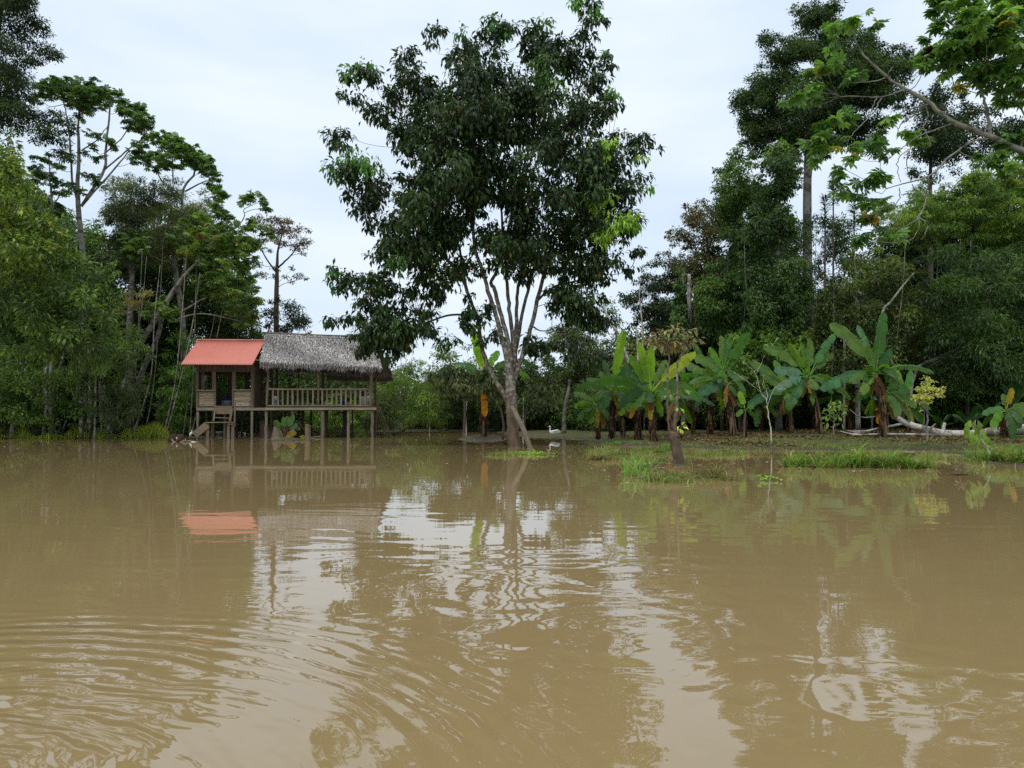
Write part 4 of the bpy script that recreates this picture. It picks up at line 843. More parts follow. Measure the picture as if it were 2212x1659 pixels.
T('leafy green bush at the lower left edge', 36.4, [[(-60,800),(40,780),(70,830),(60,900),(30,930),(-60,935)]], [[(10,'g',.06),(12,860,.04)]], name='shrub', cat='shrub', leaf=.2, cr=.5, sp=.6, D=1, dens=105, cols=('2c4720','4a682c'))
T('low dark bush between the slender trunks and the drooping shrub', 38, [[(60,860),(130,850),(200,870),(200,935),(60,935)]], [[(130,'g',.06),(132,880,.04)]], name='shrub', cat='shrub', leaf=.2, cr=.55, sp=.65, D=1, dens=100, cols=('1e3018','365024'))
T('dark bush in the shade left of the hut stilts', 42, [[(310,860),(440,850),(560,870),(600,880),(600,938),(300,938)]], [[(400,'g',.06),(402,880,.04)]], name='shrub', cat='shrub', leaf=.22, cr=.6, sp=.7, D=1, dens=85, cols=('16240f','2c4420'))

# ================= far shore behind the house and the big tree
for i, (lab, Y, poly, bx, kw) in enumerate([
  ('green round tree behind the gap between the two roofs', 50, [(480,700),(520,735),(600,745),(640,800),(640,935),(480,935),(440,850),(430,760)], 560, dict(cols=('2a3d1c','46602c'))),
  ('leafy tree seen through the open platform', 51, [(600,790),(680,780),(760,790),(800,850),(790,932),(600,932)], 690, dict(cols=('2c401f','4a6530'))),
  ('feathery light-green bamboo-like tree right of the thatched roof', 50, [(800,780),(840,765),(880,760),(900,770),(960,800),(970,932),(780,932),(790,850)], 870, dict(cols=('3a5620','5f7d34'), asp=.2, leaf=.24, droop=.6)),
  ('sparse pale tree with open twigs behind the low boughs of the big tree', 49, [(930,745),(960,730),(1010,745),(1050,770),(1060,830),(940,830),(940,790)], 1000, dict(cols=('3a5030','56703c'), dens=50)),
  ('dark green tree on the far shore left of the big trunk', 52, [(940,810),(1040,790),(1110,800),(1120,932),(930,932)], 1020, dict(cols=('20301a','364c24'))),
  ('bushy tree on the far shore just right of the big trunk', 52, [(1100,790),(1180,760),(1220,800),(1230,934),(1100,934)], 1160, dict(cols=('22331a','3b5226'))),
  ('tall mid-green tree on the far shore behind the duck', 50, [(1180,720),(1215,695),(1260,690),(1300,720),(1330,770),(1330,935),(1190,935)], 1255, dict(cols=('2b3f22','4a5d34'))),
  ('airy tree with bent grey trunk right of the low boughs', 47, [(1290,650),(1320,640),(1350,700),(1370,760),(1330,800),(1300,740)], 1330, dict(cols=('2f4526','4a6238'), dens=45)),
  ('yellowish spreading tree behind the leftmost bananas', 45, [(1330,760),(1370,740),(1420,760),(1440,800),(1400,830),(1330,830)], 1390, dict(cols=('3a4c22','66753a'))),
  ('dark thicket tree behind the leftmost bananas', 43, [(1290,800),(1400,780),(1500,790),(1560,850),(1560,938),(1290,938)], 1420, dict(cols=('1a2814','2f4420'))),
 ]):
    k = dict(leaf=.22, cr=.75, sp=.8, D=2.2, dens=95); k.update(kw)
    T(lab, Y, [poly], [[(bx,'g',.11),(bx+4,890,.09),(bx-2,(poly[0][1]+930)/2-20,.05)]], **k)
T('low bright shrub growing at the water edge behind the platform stilts', 47, [[(640,880),(700,860),(790,870),(800,932),(640,932)]], [[(720,'g',.05),(722,900,.03)]], name='shrub', cat='shrub', leaf=.24, asp=.25, cr=.5, sp=.6, D=.8, dens=95, cols=('34521f','58782c'), droop=.7)
T('grey-green bush leaning over the water right of the platform', 45, [[(800,850),(850,830),(880,880),(870,934),(790,934),(770,890)]], [[(840,'g',.05),(842,900,.03)]], name='shrub', cat='shrub', leaf=.2, asp=.3, cr=.5, sp=.6, D=.8, dens=85, cols=('2c3c26','52624a'))

# ================= right bank forest
emerg = Z(6,(880,60),(960,20),(1000,20),(1090,0),(1140,30),(1130,90),(1200,150),(1340,180),(1400,280),(1480,280),(1560,350),(1580,450),(1500,560),(1500,650),(1420,720),(1380,850),(1400,930),(1300,940),(1150,880),(1000,960),(900,970),(780,880),(700,900),(620,930),(570,860),(515,800),(530,700),(500,600),(520,510),(570,460),(620,400),(620,260),(700,200),(800,210),(820,140),(900,120))
T('giant emergent tree with a round dark crown on a pale bare trunk, right of centre', 47, [emerg], [[(*Z(6,(930,1300))[:1],'g',.36),(*Z(6,(930,1290)),.27),(*Z(6,(935,960)),.25),(*Z(6,(940,750)),.2),(*Z(6,(1000,400)),.1),(*Z(6,(1060,150)),.05)],[(*Z(6,(940,900)),.15),(*Z(6,(1150,650)),.1),(*Z(6,(1350,450)),.05)],[(*Z(6,(940,900)),.13),(*Z(6,(750,650)),.08),(*Z(6,(650,450)),.04)]],
  extra=[(*Z(6,q),.6,0) for q in ((960,30),(1100,30),(880,60),(1500,310),(1540,370),(520,560),(530,640),(700,220))], leaf=.19, asp=.42, cr=.85, sp=.74, D=4, dens=150, cols=('1b2c18','304a24'), odd=('3f5f2c',), oddf=.1, bark=BARKP, flat=.6)
T('vine-smothered tree column with a light green top, right of centre', 38, [Z(6,(700,880),(760,850),(860,870),(890,960),(900,1060),(880,1150),(830,1180),(840,1260),(880,1320),(900,1479),(560,1479),(540,1300),(600,1200),(620,1050),(640,980)), [(1600,540),(1740,540),(1760,620),(1740,740),(1680,800),(1600,760),(1590,640)]],
  [[(1683,'g',.17),(1683,800,.15),(1680,600,.13),(1675,400,.07)]], extra=[(*Z(6,q),.45,0,'4f7228') for q in ((760,870),(830,890),(720,900),(780,930),(700,960))], leaf=.17, asp=.5, cr=.6, sp=.58, D=1.6, dens=175, cols=('22391c','3b5a28'), bark=BARKP, droop=.6)
T('light green rounded tree leaning on the vine column, its left side', 40, [Z(6,(360,1080),(430,960),(520,880),(590,900),(620,1000),(600,1180),(540,1300),(540,1479),(420,1479),(430,1350),(380,1200)), [(1500,600),(1560,540),(1610,545),(1610,740),(1560,740),(1500,690)]],
  leaf=.18, asp=.45, cr=.65, sp=.6, D=2, dens=160, cols=('263f1c','46682a'), base=1560)
T('brown-tinged round tree on the skyline right of the big tree', 47, [Z(6,(110,1320),(180,1210),(330,1180),(410,1210),(430,1300),(430,1479),(110,1479)), [(1445,540),(1560,540),(1560,600),(1500,640),(1445,600)]], leaf=.19, cr=.7, sp=.78, D=2.5, dens=125, cols=('30361e','4a4a28'), odd=('4a3c24','3f5a28'), oddf=.3)
T('dark spreading tree behind the hanging root bundle', 50, [[(1335,640),(1370,600),(1400,560),(1450,530),(1490,560),(1490,700),(1430,720),(1350,690)]], leaf=.2, cr=.7, sp=.8, D=2, dens=105, cols=('18261a','2a3c26'), bark=BARKD, flat=.4)
T('narrow trunk sleeved in bright vines left of the vine column', 41, [[(1462,560),(1480,570),(1490,640),(1486,700),(1460,722),(1448,690),(1458,620)]], [[(1476,'g',.14),(1476,700,.12),(1476,580,.1)]], leaf=.18, asp=.6, cr=.4, sp=.45, D=.5, dens=200, cols=('274420','42662a'), bark=BARKP, droop=.7)
T('dark mid-height tree under the reaching pale bough', 46, [Z(6,(1500,650),(1600,520),(1720,470),(1800,470),(1890,570),(1950,600),(2100,680),(2400,700),(2400,950),(1950,930),(1800,1050),(1600,1080),(1500,1050),(1540,900)), Z(6,(1100,560),(1300,480),(1500,520),(1480,680),(1300,640))],
  [[(2010,'g',.2),(2010,600,.16),(2010,300,.08)]], leaf=.2, cr=.8, sp=.85, D=2.5, dens=115, cols=('18281a','2c4426'))
T('yellow-green layered canopy on the right slope', 37, [Z(6,(1400,1180),(1500,1100),(1640,1060),(1800,1080),(1900,970),(2000,930),(2400,900),(2400,1479),(1350,1479),(1300,1350))],
  [[(2150,'g',.15),(2140,700,.12),(2120,450,.06)],[(2150,700,.08),(1980,480,.03)]], leaf=.19, asp=.3, cr=.75, sp=.72, D=2, dens=160, cols=('33511a','5c7a26'), flat=.35, droop=.5)
T('open twiggy tree with sky showing through, under the emergent trunk', 42, [[(1670,500),(1730,470),(1800,450),(1860,490),(1900,600),(1880,700),(1680,720),(1660,600)]], [[(1758,'g',.1),(1756,700,.09),(1750,560,.04)],[(1850,'g',.09),(1850,700,.08),(1840,520,.03)]], leaf=.2, asp=.3, cr=.55, sp=.66, D=1.5, dens=90, cols=('1e3018','34502a'), bark=BARKP)
T('brownish-topped bushy tree in the middle of the right-hand wood', 36, [[(1780,560),(1850,540),(1950,545),(2000,600),(2020,700),(2010,800),(1900,850),(1780,850),(1760,700)]], [[(1852,'g',.10),(1850,800,.09),(1852,640,.07)],[(1850,760,.06),(1895,900,.04)]], leaf=.18, cr=.65, sp=.72, D=2, dens=130, cols=('26381a','46602a'), odd=('5d5a34',), oddf=.1, bark=BARKP)
T('deep green wall of small-leaved foliage at the right edge', 34, [[(1980,540),(2060,520),(2150,540),(2320,520),(2320,800),(2150,860),(2050,850),(1990,760),(2000,640)]], [[(2180,'g',.16),(2170,800,.13),(2150,640,.08)],[(2010,790,.04),(2110,740,.05),(2170,690,.03)]], leaf=.24, asp=.24, cr=.8, sp=.78, D=2, dens=95, cols=('1c3018','3c5a2a'), bark=BARKD)
T('light green leafy tree between the vine column and the bananas', 37, [[(1560,730),(1640,690),(1720,720),(1790,700),(1800,790),(1760,850),(1600,860),(1540,820)]], leaf=.25, asp=.4, cr=.6, sp=.66, D=1.5, dens=95, cols=('2e4c1c','5a7c30'), base=1600)
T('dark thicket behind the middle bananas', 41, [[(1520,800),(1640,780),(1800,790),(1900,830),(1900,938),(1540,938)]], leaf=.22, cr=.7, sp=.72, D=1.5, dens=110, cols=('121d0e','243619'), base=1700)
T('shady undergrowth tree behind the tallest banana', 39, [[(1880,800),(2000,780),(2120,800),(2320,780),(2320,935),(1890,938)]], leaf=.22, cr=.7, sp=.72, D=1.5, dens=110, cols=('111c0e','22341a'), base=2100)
T('leafy low tree on the right, beyond the pale slender tree', 36, [[(2000,660),(2080,640),(2200,700),(2200,800),(2060,830),(1990,780)]], leaf=.18, asp=.3, cr=.6, sp=.7, D=1.5, dens=140, cols=('22381c','3b562a'), base=2090)
T('dense dark tree filling the gap behind the vine column', 49, [[(1540,440),(1600,370),(1680,420),(1720,540),(1720,700),(1540,700),(1500,580)]], leaf=.24, cr=.9, sp=.8, D=2.5, dens=100, cols=('1a2a18','304824'), base=1620)
T('dark dense crowns behind the layered canopy at the right edge', 50, [[(1880,520),(1990,440),(2080,400),(2300,360),(2300,700),(1860,700)]], leaf=.24, cr=.9, sp=.8, D=2.5, dens=100, cols=('17261a','2c4422'), base=2060)
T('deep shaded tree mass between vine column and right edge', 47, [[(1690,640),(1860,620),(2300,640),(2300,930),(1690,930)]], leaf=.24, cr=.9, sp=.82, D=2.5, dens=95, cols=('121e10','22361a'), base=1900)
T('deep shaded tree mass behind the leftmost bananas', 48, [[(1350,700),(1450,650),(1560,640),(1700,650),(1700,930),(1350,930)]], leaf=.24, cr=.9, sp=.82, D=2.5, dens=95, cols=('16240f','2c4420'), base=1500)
# spiky young palms on the skyline
for k_, (x, y, s_) in enumerate(((1782,440,.9),(1800,400,.8),(1845,455,.8))):
    r = rng('spike%d' % k_); Yp = 40.5; c0 = pt(x, y, Yp); n = 150
    root = thing('spear_leaved_plant', ['spiky spear-leaved treetop nearest the pale emergent trunk','tallest thin spiky treetop in the sky gap','spiky treetop right of the tallest thin one in the sky gap'][k_], 'plant', onground(x, Yp, 0), 'spiky treetops in the sky gap')
    MB().tube([onground(x, Yp), pt(x, 650, Yp), c0], [.08, .06, .03], 6).build('trunk', BARKD, root, True)
    h_ = r.uniform(0, 1, n); P = c0-UP*(h_[:, None]*1.8*s_-.3); A = unit(np.stack([r.normal(0, 1, n), r.normal(0, 1, n), .9-h_*1.1], 1)); A[:, 2] += .2
    V, F_, C_ = leafgeo(P, A, unit(UP+r.normal(0, .3, (n, 3))), .5*r.uniform(.7, 1.1, n), np.full(n, .06), np.clip(np.tile(hexc('2c4420'), (n, 1))*r.uniform(.7, 1.3, (n, 1)), 0, 1), 'f', r)
    mesh('crown', V, F_, LEAF, C_, root)
# lianas and thin stems in front of the forest walls
for k_ in range(15):
    r = rng('liana%d' % k_); x = r.uniform(1560, 2190); Yl = 35.2+r.uniform(-.8, 1.2) if x > 1780 else 37.2+r.uniform(-.5, .5); y0, y1 = r.uniform(470, 640), r.uniform(770, 910); s_ = r.uniform(-28, 28)
    C = curve(np.array([[*pt(x, y0, Yl), .012], [*pt(x+s_*.3+r.normal(0, 5), y0*.65+y1*.35, Yl), .016], [*pt(x+s_*.8+r.normal(0, 6), y0*.3+y1*.7, Yl), .018], [*pt(x+s_, y1, Yl), .012]]), 16)
    MB().tube(C[:, :3], C[:, 3], 5, r.uniform(.5, 1.2)).build('liana', BARKP, None, True, label='thin grey vine stem hanging in front of the dark right-hand forest', cat='vine', group='vines of the right-hand forest')
for k_ in range(13):
    r = rng('stem%d' % k_); x = r.uniform(60, 520); Yl = 36.6+r.uniform(0, 1.5)+(x > 350)*1.5; y0, y1 = r.uniform(480, 680), 'g'; s_ = r.uniform(10, 90)
    C = curve(np.array([[*onground(x-s_, Yl), .035], [*pt(x-s_*.55+r.normal(0, 6), 820, Yl), .03], [*pt(x-s_*.2, y0*.5+400, Yl), .024], [*pt(x, y0, Yl), .010]]), 18)
    MB().tube(C[:, :3], C[:, 3], 6, r.uniform(.7, 1.3)).build('thin_stem', BARKP, None, True, label='thin pale slanting stem among the leaves of the left wood', cat='stem', group='thin stems of the left wood')
# hanging grey root bundle
r = rng('roots'); mb = MB(); 
for i in range(26):
    a = pt(1490+r.normal(0, 2), 592, 40.3+r.normal(0, .1)); b = pt(1489+r.normal(0, 2.5), 690+r.uniform(-25, 5), 40.3+r.normal(0, .1)); mid = (a+b)/2+r.normal(0, .06, 3)
    mb.tube(curve([a, mid, b], 7), .022, 4, r.uniform(.7, 1.1))
mb.build('hanging_roots', LOGM, None, True, label='bundle of pale aerial roots hanging beside the vine-sleeved trunk', cat='roots')

# ================= the pale tree reaching in from the top right
YC = 19
tufts = [(1100,160,0),(1230,110,0),(1310,160,0),(1080,240,1),(1200,140,0),(1050,400,0),(1110,370,0),(960,440,0),(1000,510,0),(900,560,0),(830,590,0),(950,590,0),(1200,420,0),(1260,420,0),(1150,470,0),(1100,720,0),(1150,700,0),(1020,760,0),(960,850,0),(1060,870,0),(1100,830,0),(960,950,0),(1180,880,0),(1350,800,0),(1430,720,0),(1300,850,0),(1580,840,0),(1530,790,0),(1100,1060,0),(1150,1000,0),(1130,1120,0),(1280,1080,0),(1220,1150,0),(1350,1180,0),(1300,1230,0),(1260,1290,0),(1420,1230,0),(1350,1350,0),(1240,1400,0),(1500,1400,0),(1050,800,0),(1000,900,0),(1340,1050,0),(1220,930,0),(1400,900,0),(1620,400,0),(1640,340,0),(1600,300,0)]
cstems = [[(2600,'g',.3),(2560,700,.25),(*Z(6,(2500,1010)),.17),(*Z(6,(2350,960)),.15),(*Z(6,(2190,885)),.13),(*Z(6,(2000,800)),.115),(*Z(6,(1780,715)),.10),(*Z(6,(1640,600)),.085),(*Z(6,(1500,520)),.07),(*Z(6,(1400,450)),.055),(*Z(6,(1280,340)),.045),(*Z(6,(1220,250)),.03),(*Z(6,(1200,180)),.02)]]
for s in [[(2010,800,.07),(2010,740,.065),(1980,620,.06),(1970,560,.05),(1930,470,.04),(1920,350,.03)],[(2000,820,.05),(1900,840,.045),(1760,940,.045),(1680,1020,.04),(1600,1060,.035),(1500,1085,.025),(1400,1115,.02)],
          [(1645,1040,.035),(1640,1120,.03),(1620,1220,.03),(1590,1280,.028),(1560,1310,.02),(1470,1360,.012)],[(1590,1280,.022),(1640,1330,.02),(1630,1380,.02),(1600,1420,.012)],[(1590,1285,.022),(1585,1360,.02),(1555,1410,.018),(1500,1430,.012)],
          [(1790,730,.035),(1680,770,.03),(1580,810,.025),(1500,870,.02),(1400,950,.012)],[(1650,615,.035),(1600,630,.03),(1500,660,.028),(1420,720,.022),(1370,780,.015)],[(1640,620,.03),(1560,680,.028),(1480,740,.02),(1460,800,.015)],
          [(1500,525,.035),(1440,555,.03),(1350,575,.028),(1250,570,.022),(1120,570,.015)],[(1370,580,.028),(1330,650,.026),(1270,720,.022),(1210,780,.018),(1170,830,.012)],[(1340,575,.02),(1320,630,.018),(1300,680,.012)],
          [(1410,455,.03),(1330,480,.026),(1200,490,.015)],[(1400,455,.02),(1430,400,.018),(1445,400,.012)],[(1635,620,.025),(1640,700,.022),(1620,760,.02),(1660,850,.018),(1630,880,.01)],
          [(1545,860,.02),(1520,950,.018),(1530,1040,.018),(1550,1080,.015)],[(1530,880,.02),(1470,940,.018),(1470,1020,.015),(1480,1080,.012)],[(1550,1090,.02),(1575,1140,.018),(1540,1190,.016),(1440,1230,.01)],[(1475,1110,.02),(1475,1180,.018),(1430,1220,.015),(1300,1260,.008)],
          [(1960,560,.03),(2030,450,.025),(2010,340,.02)],[(2190,885,.06),(2250,600,.05),(2200,300,.04),(2060,260,.03),(1950,180,.02)],[(2230,700,.04),(2130,560,.03),(2030,530,.02)],[(1360,920,.012),(1370,1000,.012),(1400,1040,.01)]]:
    cstems.append([(*Z(6, (a, b)), c_*.62) for a, b, c_ in s])
cstems[0] = [(q[0], q[1], q[2]*(.6 if q[2] < .2 else 1)) for q in cstems[0]]
tree('cecropia_tree', 'large pale-branched tree reaching in from the top right edge with hand-shaped leaves', 'tree', YC,
     [Z(6,(1660,-100),(2400,-100),(2400,700),(2150,640),(2060,600),(1960,540),(1900,470),(1800,420),(1790,540),(1700,400),(1600,440),(1570,380),(1640,340),(1590,280),(1600,220),(1700,150)), Z(6,(1950,900),(2100,800),(2300,780),(2300,1150),(2130,1100),(2050,1000))],
     cstems, [(*Z(6, (a, b)), .26, None or (rng('d%d' % a).uniform(-.5, .5)), 0) for a, b, _ in tufts]+[(*Z(6,(1955,390)),.1,0,'b59a30'),(*Z(6,(1300,1285)),.05,0,'a08a35'),(*Z(6,(2130,1075)),.12,0,'8f9a30'),(*Z(6,(1820,510)),.1,0,'9a9a35'),(*Z(6,(1670,305)),.08,0,'3a2a20')],
     kind='p', leaf=.50, cr=.30, sp=.36, D=1.6, dens=24, cols=('3f6a28','6f9a42'), odd=('8a8a30','a08a35'), oddf=.01, bark=BARKP, conn=True, limb=.03, twig=.01)

# ================= undergrowth: knee-to-head-high leafy cover along every bank
r = rng('under'); PL = []
NB = 2800; bx = r.uniform(-250, 2450, NB); bY = np.interp(bx, [-250,200,360,420,600,1100,1200,1300,1560,2000,2450], [37,38,43,49,55,55,50,44,40,37,34])+r.uniform(0, 5, NB)
bh = np.interp(bx, [-250,360,600,1100,1250,1500,2450], [3.0,2.8,2.0,1.8,1.8,2.8,3.2])*r.uniform(.25, 1.0, NB)
n = NB*95; k = r.integers(0, NB, n); X0 = (bx-1106)/FD*bY
u = unit(r.normal(0, 1, (n, 3))); rad = .75*r.uniform(0, 1, n)**.5
P = np.stack([X0[k], bY[k], gh(X0, bY)[k]+bh[k]], 1)+u*rad[:, None]*np.array([1.1, .9, .8]); keep = P[:, 2] > .03; P = P[keep]; u = u[keep]; k = k[keep]; n = len(P)
A = unit(u+r.normal(0, .5, (n, 3))-UP*.4); N = unit(UP+u*.4+r.normal(0, .4, (n, 3))); tint = r.uniform(0, 1, NB)[k][:, None]
V, F_, C_ = leafgeo(P, A, N, r.uniform(.16, .34, n), r.uniform(.05, .11, n), np.clip((hexc('2c4016')*(1-tint)+hexc('6a8c34')*tint)*r.uniform(.6, 1.3, (n, 1)), 0, 1), 'r', r)
mesh('undergrowth', V, F_, LEAF, C_, origin0=True, kind='stuff', label='tangled leafy undergrowth along the foot of the forest', cat='undergrowth')
# ================= far wood: fills the depth behind everything
r = rng('far wood'); n = 190000
xx = r.uniform(-300, 2500, n); 
def skyline(x):
    return np.interp(x, [-300,0,120,300,480,560,660,760,850,930,1000,1090,1180,1290,1330,1420,1480,1560,1650,1850,1950,2212,2500],
                        [600,600,640,690,720,760,790,800,800,800,790,800,790,760,740,640,640,640,620,600,560,480,480])+np.sin(x*.07)*8+np.sin(x*.19+1)*6
YY = r.uniform(56, 68, n); top = skyline(xx); q = r.uniform(0, 1, n)**.8; yy = top+(935-top)*q
# knots of foliage rather than even scatter
kx = r.integers(0, 2600, n); cen = np.stack([r.uniform(-300, 2500, 2600), r.uniform(0, 1, 2600)**.8, r.uniform(56, 68, 2600)], 1)
xx = cen[kx, 0]+r.normal(0, 14, n); tp = skyline(cen[kx, 0])+12; yy = tp+(935-tp)*cen[kx, 1]+r.normal(0, 9, n); YY = cen[kx, 2]+r.normal(0, .5, n)
u = (xx-1106)/FD; v = (829.5-yy)/FD; yc = CP-v*SP; P = np.stack([u/yc*YY, YY, CAMH+(SP+v*CP)/yc*YY], 1); P[:, 2] = np.maximum(P[:, 2], .3)
A = unit(r.normal(0, 1, (n, 3))-UP*.3); N = unit(r.normal(0, .6, (n, 3))+UP); f = r.uniform(0, 1, (n, 1))
V, F_, C_ = leafgeo(P, A, N, r.uniform(.25, .5, n), r.uniform(.12, .22, n), np.clip((hexc('2a3a16')*(1-f)+hexc('4f6a2a')*f)*r.uniform(.7, 1.2, (n, 1)), 0, 1), 'r', r)
mesh('far_wood', V, F_, LEAF, C_, origin0=True, kind='stuff', label='dense far wood closing the view behind the trees on every bank', cat='wood')
# ---------------------------------------------------------------- bananas
def banana_leaf(parent, base, tip, arch, wd, face, col, r, tatter=.3, droop=.25, name='leaf', roll=0., mat=None, label=None):
    base = np.asarray(base, float); tip = np.asarray(tip, float); L_ = np.linalg.norm(tip-base)
    ctrl = base+(tip-base)*.55+UP*(arch+.07)*L_; n = 34; t = np.linspace(0, 1, n)[:, None]
    C = base*(1-t)**2+2*ctrl*t*(1-t)+tip*t*t; T = unit(np.gradient(C, axis=0))
    S0 = unit(np.cross(T, UP)+1e-6); S1 = unit(np.cross(T, np.array([0, -1, 0.]))+1e-6)
    if np.dot(S0[n//2], S1[n//2]) < 0: S1 = -S1
    S = unit(S0*(1-face)+S1*face); S = unit(S-T*(S*T).sum(1, keepdims=True)); N = unit(np.cross(S, T)); N[N[:, 2] < 0] *= 1
    if roll: S, N = S*cos(roll)+N*sin(roll), N*cos(roll)-S*sin(roll)
    pet = .2; tt = t[:, 0]; s_0 = np.clip((tt-pet)/(1-pet), 0, 1); w_ = np.where(tt < pet, .0, np.clip(s_0/.14, 0, 1)**.55*(1-s_0**7)**.6)*(1+.10*np.sin(tt*23+r.uniform(0, 6)))*wd*.40
    mb = MB(); col = np.array(col)
    for s in (-1, 1):
        i = int(pet*n); 
        while i < n-1:
            k = min(n-1-i, 1 if r.uniform() < tatter*.8 else int(r.integers(2, 7)))
            gap = r.uniform(.0, .09)*L_/n*8*tatter; bend = r.uniform(0, 1)*tatter; cc = col*r.uniform(.78, 1.18)*np.array([r.uniform(.92, 1.12), 1, r.uniform(.85, 1.1)])
            V = []; 
            for j in range(k+1):
                q = i+j; c0 = C[q]; ww = w_[q]
                if j == 0: c1 = c0+T[q]*gap
                elif j == k: c1 = c0-T[q]*gap
                else: c1 = c0
                for m_ in (0, .5, 1.):
                    p = (c0*(1-m_)+c1*m_)+s*S[q]*ww*m_*(1-.12*bend*m_-(.10*(q % 2) if m_ == 1 else 0)*(.4+tatter))+N[q]*ww*.16*sin(m_*pi*.6)-UP*ww*(droop+.6*bend)*m_*m_*1.0
                    V.append(p)
            mb.add(V, [f for j in range(k) for f in ((j*3, j*3+1, j*3+4, j*3+3), (j*3+1, j*3+2, j*3+5, j*3+4))], cc); i += k
    rib = np.clip(col*1.6+np.array([.05, .05, .01]), 0, .6)
    mb.tube(C-N*.006, np.interp(tt, [0, .3, 1], [.026, .014, .004])*(wd/.5), 5, rib)
    return mb.build(name, mat or BANANA, parent, True, label=label)
BG = ['5f8838', '527a3c', '507046', '46692f', '6f9436']
def banana(label, Y, base, crown, leaves, rad=.12, skirt=.7, seed=None, group=None, dY=0, col=None, stemcol=(1, 1, 1), name='banana_plant', nsk=None):
    """leaves: (tipx, tipy, dY, arch, width, face[, colour, tatter])"""
    r = rng(label); root = thing(name, label, 'banana plant', onground(base[0], Y, 0), group)
    a = onground(base[0], Y, -.08); c0 = pt(crown[0], crown[1], Y+dY); H_ = np.linalg.norm(c0-a)
    mid = a*.5+c0*.5+np.array([ (a[0]-c0[0])*.12, 0, 0])
    rad = rad*.6; P = curve(np.array([[*a, rad*1.25], [*mid, rad], [*c0, rad*.6]]), 10)
    MB().tube(P[:, :3], P[:, 3], 10, stemcol, r, .05).build('stem', STEM, root, True)
    for i, lf in enumerate(leaves):
        tx, ty, dy, arch, wd, face = lf[:6]; cc = hexc(lf[6] if len(lf) > 6 and lf[6] else (col or BG)[int(r.integers(0, len(col or BG)))])*1.0; tat = lf[7]+.1 if len(lf) > 7 else r.uniform(.4, .95)
        b0 = c0+unit(pt(tx, ty, Y+dY+dy)-c0)*.05; 
        banana_leaf(root, b0, pt(tx, ty, Y+dY+dy), arch, wd, face, cc, r, tat)
    if len(leaves) > 6:
        for i in range(7):
            an = r.uniform(0, 2*pi); Ls = r.uniform(.8, 1.5); e = c0+np.array([cos(an)*Ls*.75, sin(an)*Ls*.75, r.uniform(-.9, .15)*Ls])
            banana_leaf(root, c0, e, .38, r.uniform(.36, .5), .5, hexc((col or BG)[int(r.integers(0, len(col or BG)))])*.95, r, r.uniform(.4, .9), .4)
        for i in range(4):
            an = r.uniform(0, 2*pi); e = c0+np.array([cos(an)*.35, sin(an)*.35, -r.uniform(.7, 1.1)]); banana_leaf(root, c0-UP*.05, e, .25, .3, .6, hexc(['8a6a3c','6a4c30','9a8a3a'][int(r.integers(0, 3))])*.8, r, .8, .5, mat=DEAD, label='dry brown hanging leaf')
    # dry sheath leaves hanging round the stem
    mb = MB(); n = nsk if nsk is not None else int(20*skirt*max(1, H_/1.5))
    for i in range(n):
        q = r.uniform(.22, .86); z0 = a*(1-q)+c0*q; an = r.uniform(0, 2*pi); o = np.array([cos(an), sin(an), 0]); Ls = min(r.uniform(.4, 1.0), q*H_+.05)
        w0 = r.uniform(.02, .07)*(1.5 if r.uniform() < .15 else 1); side = np.array([-sin(an), cos(an), 0]); V = []; cc = hexc(['5f4a35','46332a','7d6850','30241c','6a4630'][int(r.integers(0, 5))])*r.uniform(.5, 1.2)
        for j in range(6):
            s_ = j/5; p = z0+o*(rad*.9+.07*sin(s_*pi)*r.uniform(.2, 1.3)+.07*s_*r.uniform(0, 1))-UP*Ls*s_+side*r.normal(0, .02); ww = w0*(1-.5*s_)*(.7+.5*r.uniform())
            V += [p-side*ww, p+o*.02*(-1)**j, p+side*ww]
        mb.add(V, [f for j in range(5) for f in ((j*3, j*3+1, j*3+4, j*3+3), (j*3+1, j*3+2, j*3+5, j*3+4))], cc)
    if n: mb.build('dry_leaves', DEAD, root, True)
    return root
def z7(*p): return [(*Z(7, (a[0], a[1])), *a[2:]) for a in p]
def z8(*p): return [(*Z(8, (a[0], a[1])), *a[2:]) for a in p]
def z5(*p): return [(*Z(5, (a[0], a[1])), *a[2:]) for a in p]
g_ = 'banana plants along the right bank'; LT = '86ad35'; YG = '9aae30'; GB = '668746'; DG = '46702c'
banana('leftmost low banana plant with pale drooping leaves by the duck grass', 34.5, Z(7,(300,1280)), Z(7,(292,985)),
  z7((90,875,.2,.25,.55,.5,GB),(115,965,-.4,.15,.4,.5,GB),(185,1025,-.3,.1,.35,.5,GB),(160,905,.3,.2,.4,.5),(345,840,.4,.1,.4,.6),(230,1130,-.3,.3,.4,.5),(400,1110,-.4,.3,.4,.6),(390,900,.3,.15,.4,.5)), group=g_, rad=.13, skirt=1.1)
banana('banana plant with the tallest upright bright leaf, second from the left', 33, Z(7,(405,1290)), Z(7,(415,860)),
  z7((508,345,0,.02,.52,.95,LT,.05),(195,770,.5,.25,.6,.55,GB),(100,860,-.3,.30,.55,.6,DG),(310,690,.6,.1,.5,.6,GB),(600,600,.6,.1,.6,.8,DG),(340,600,.6,.05,.4,.8),(560,1010,-.5,.35,.45,.6),(640,690,.4,.15,.45,.7)), group=g_, rad=.14, skirt=1.3)
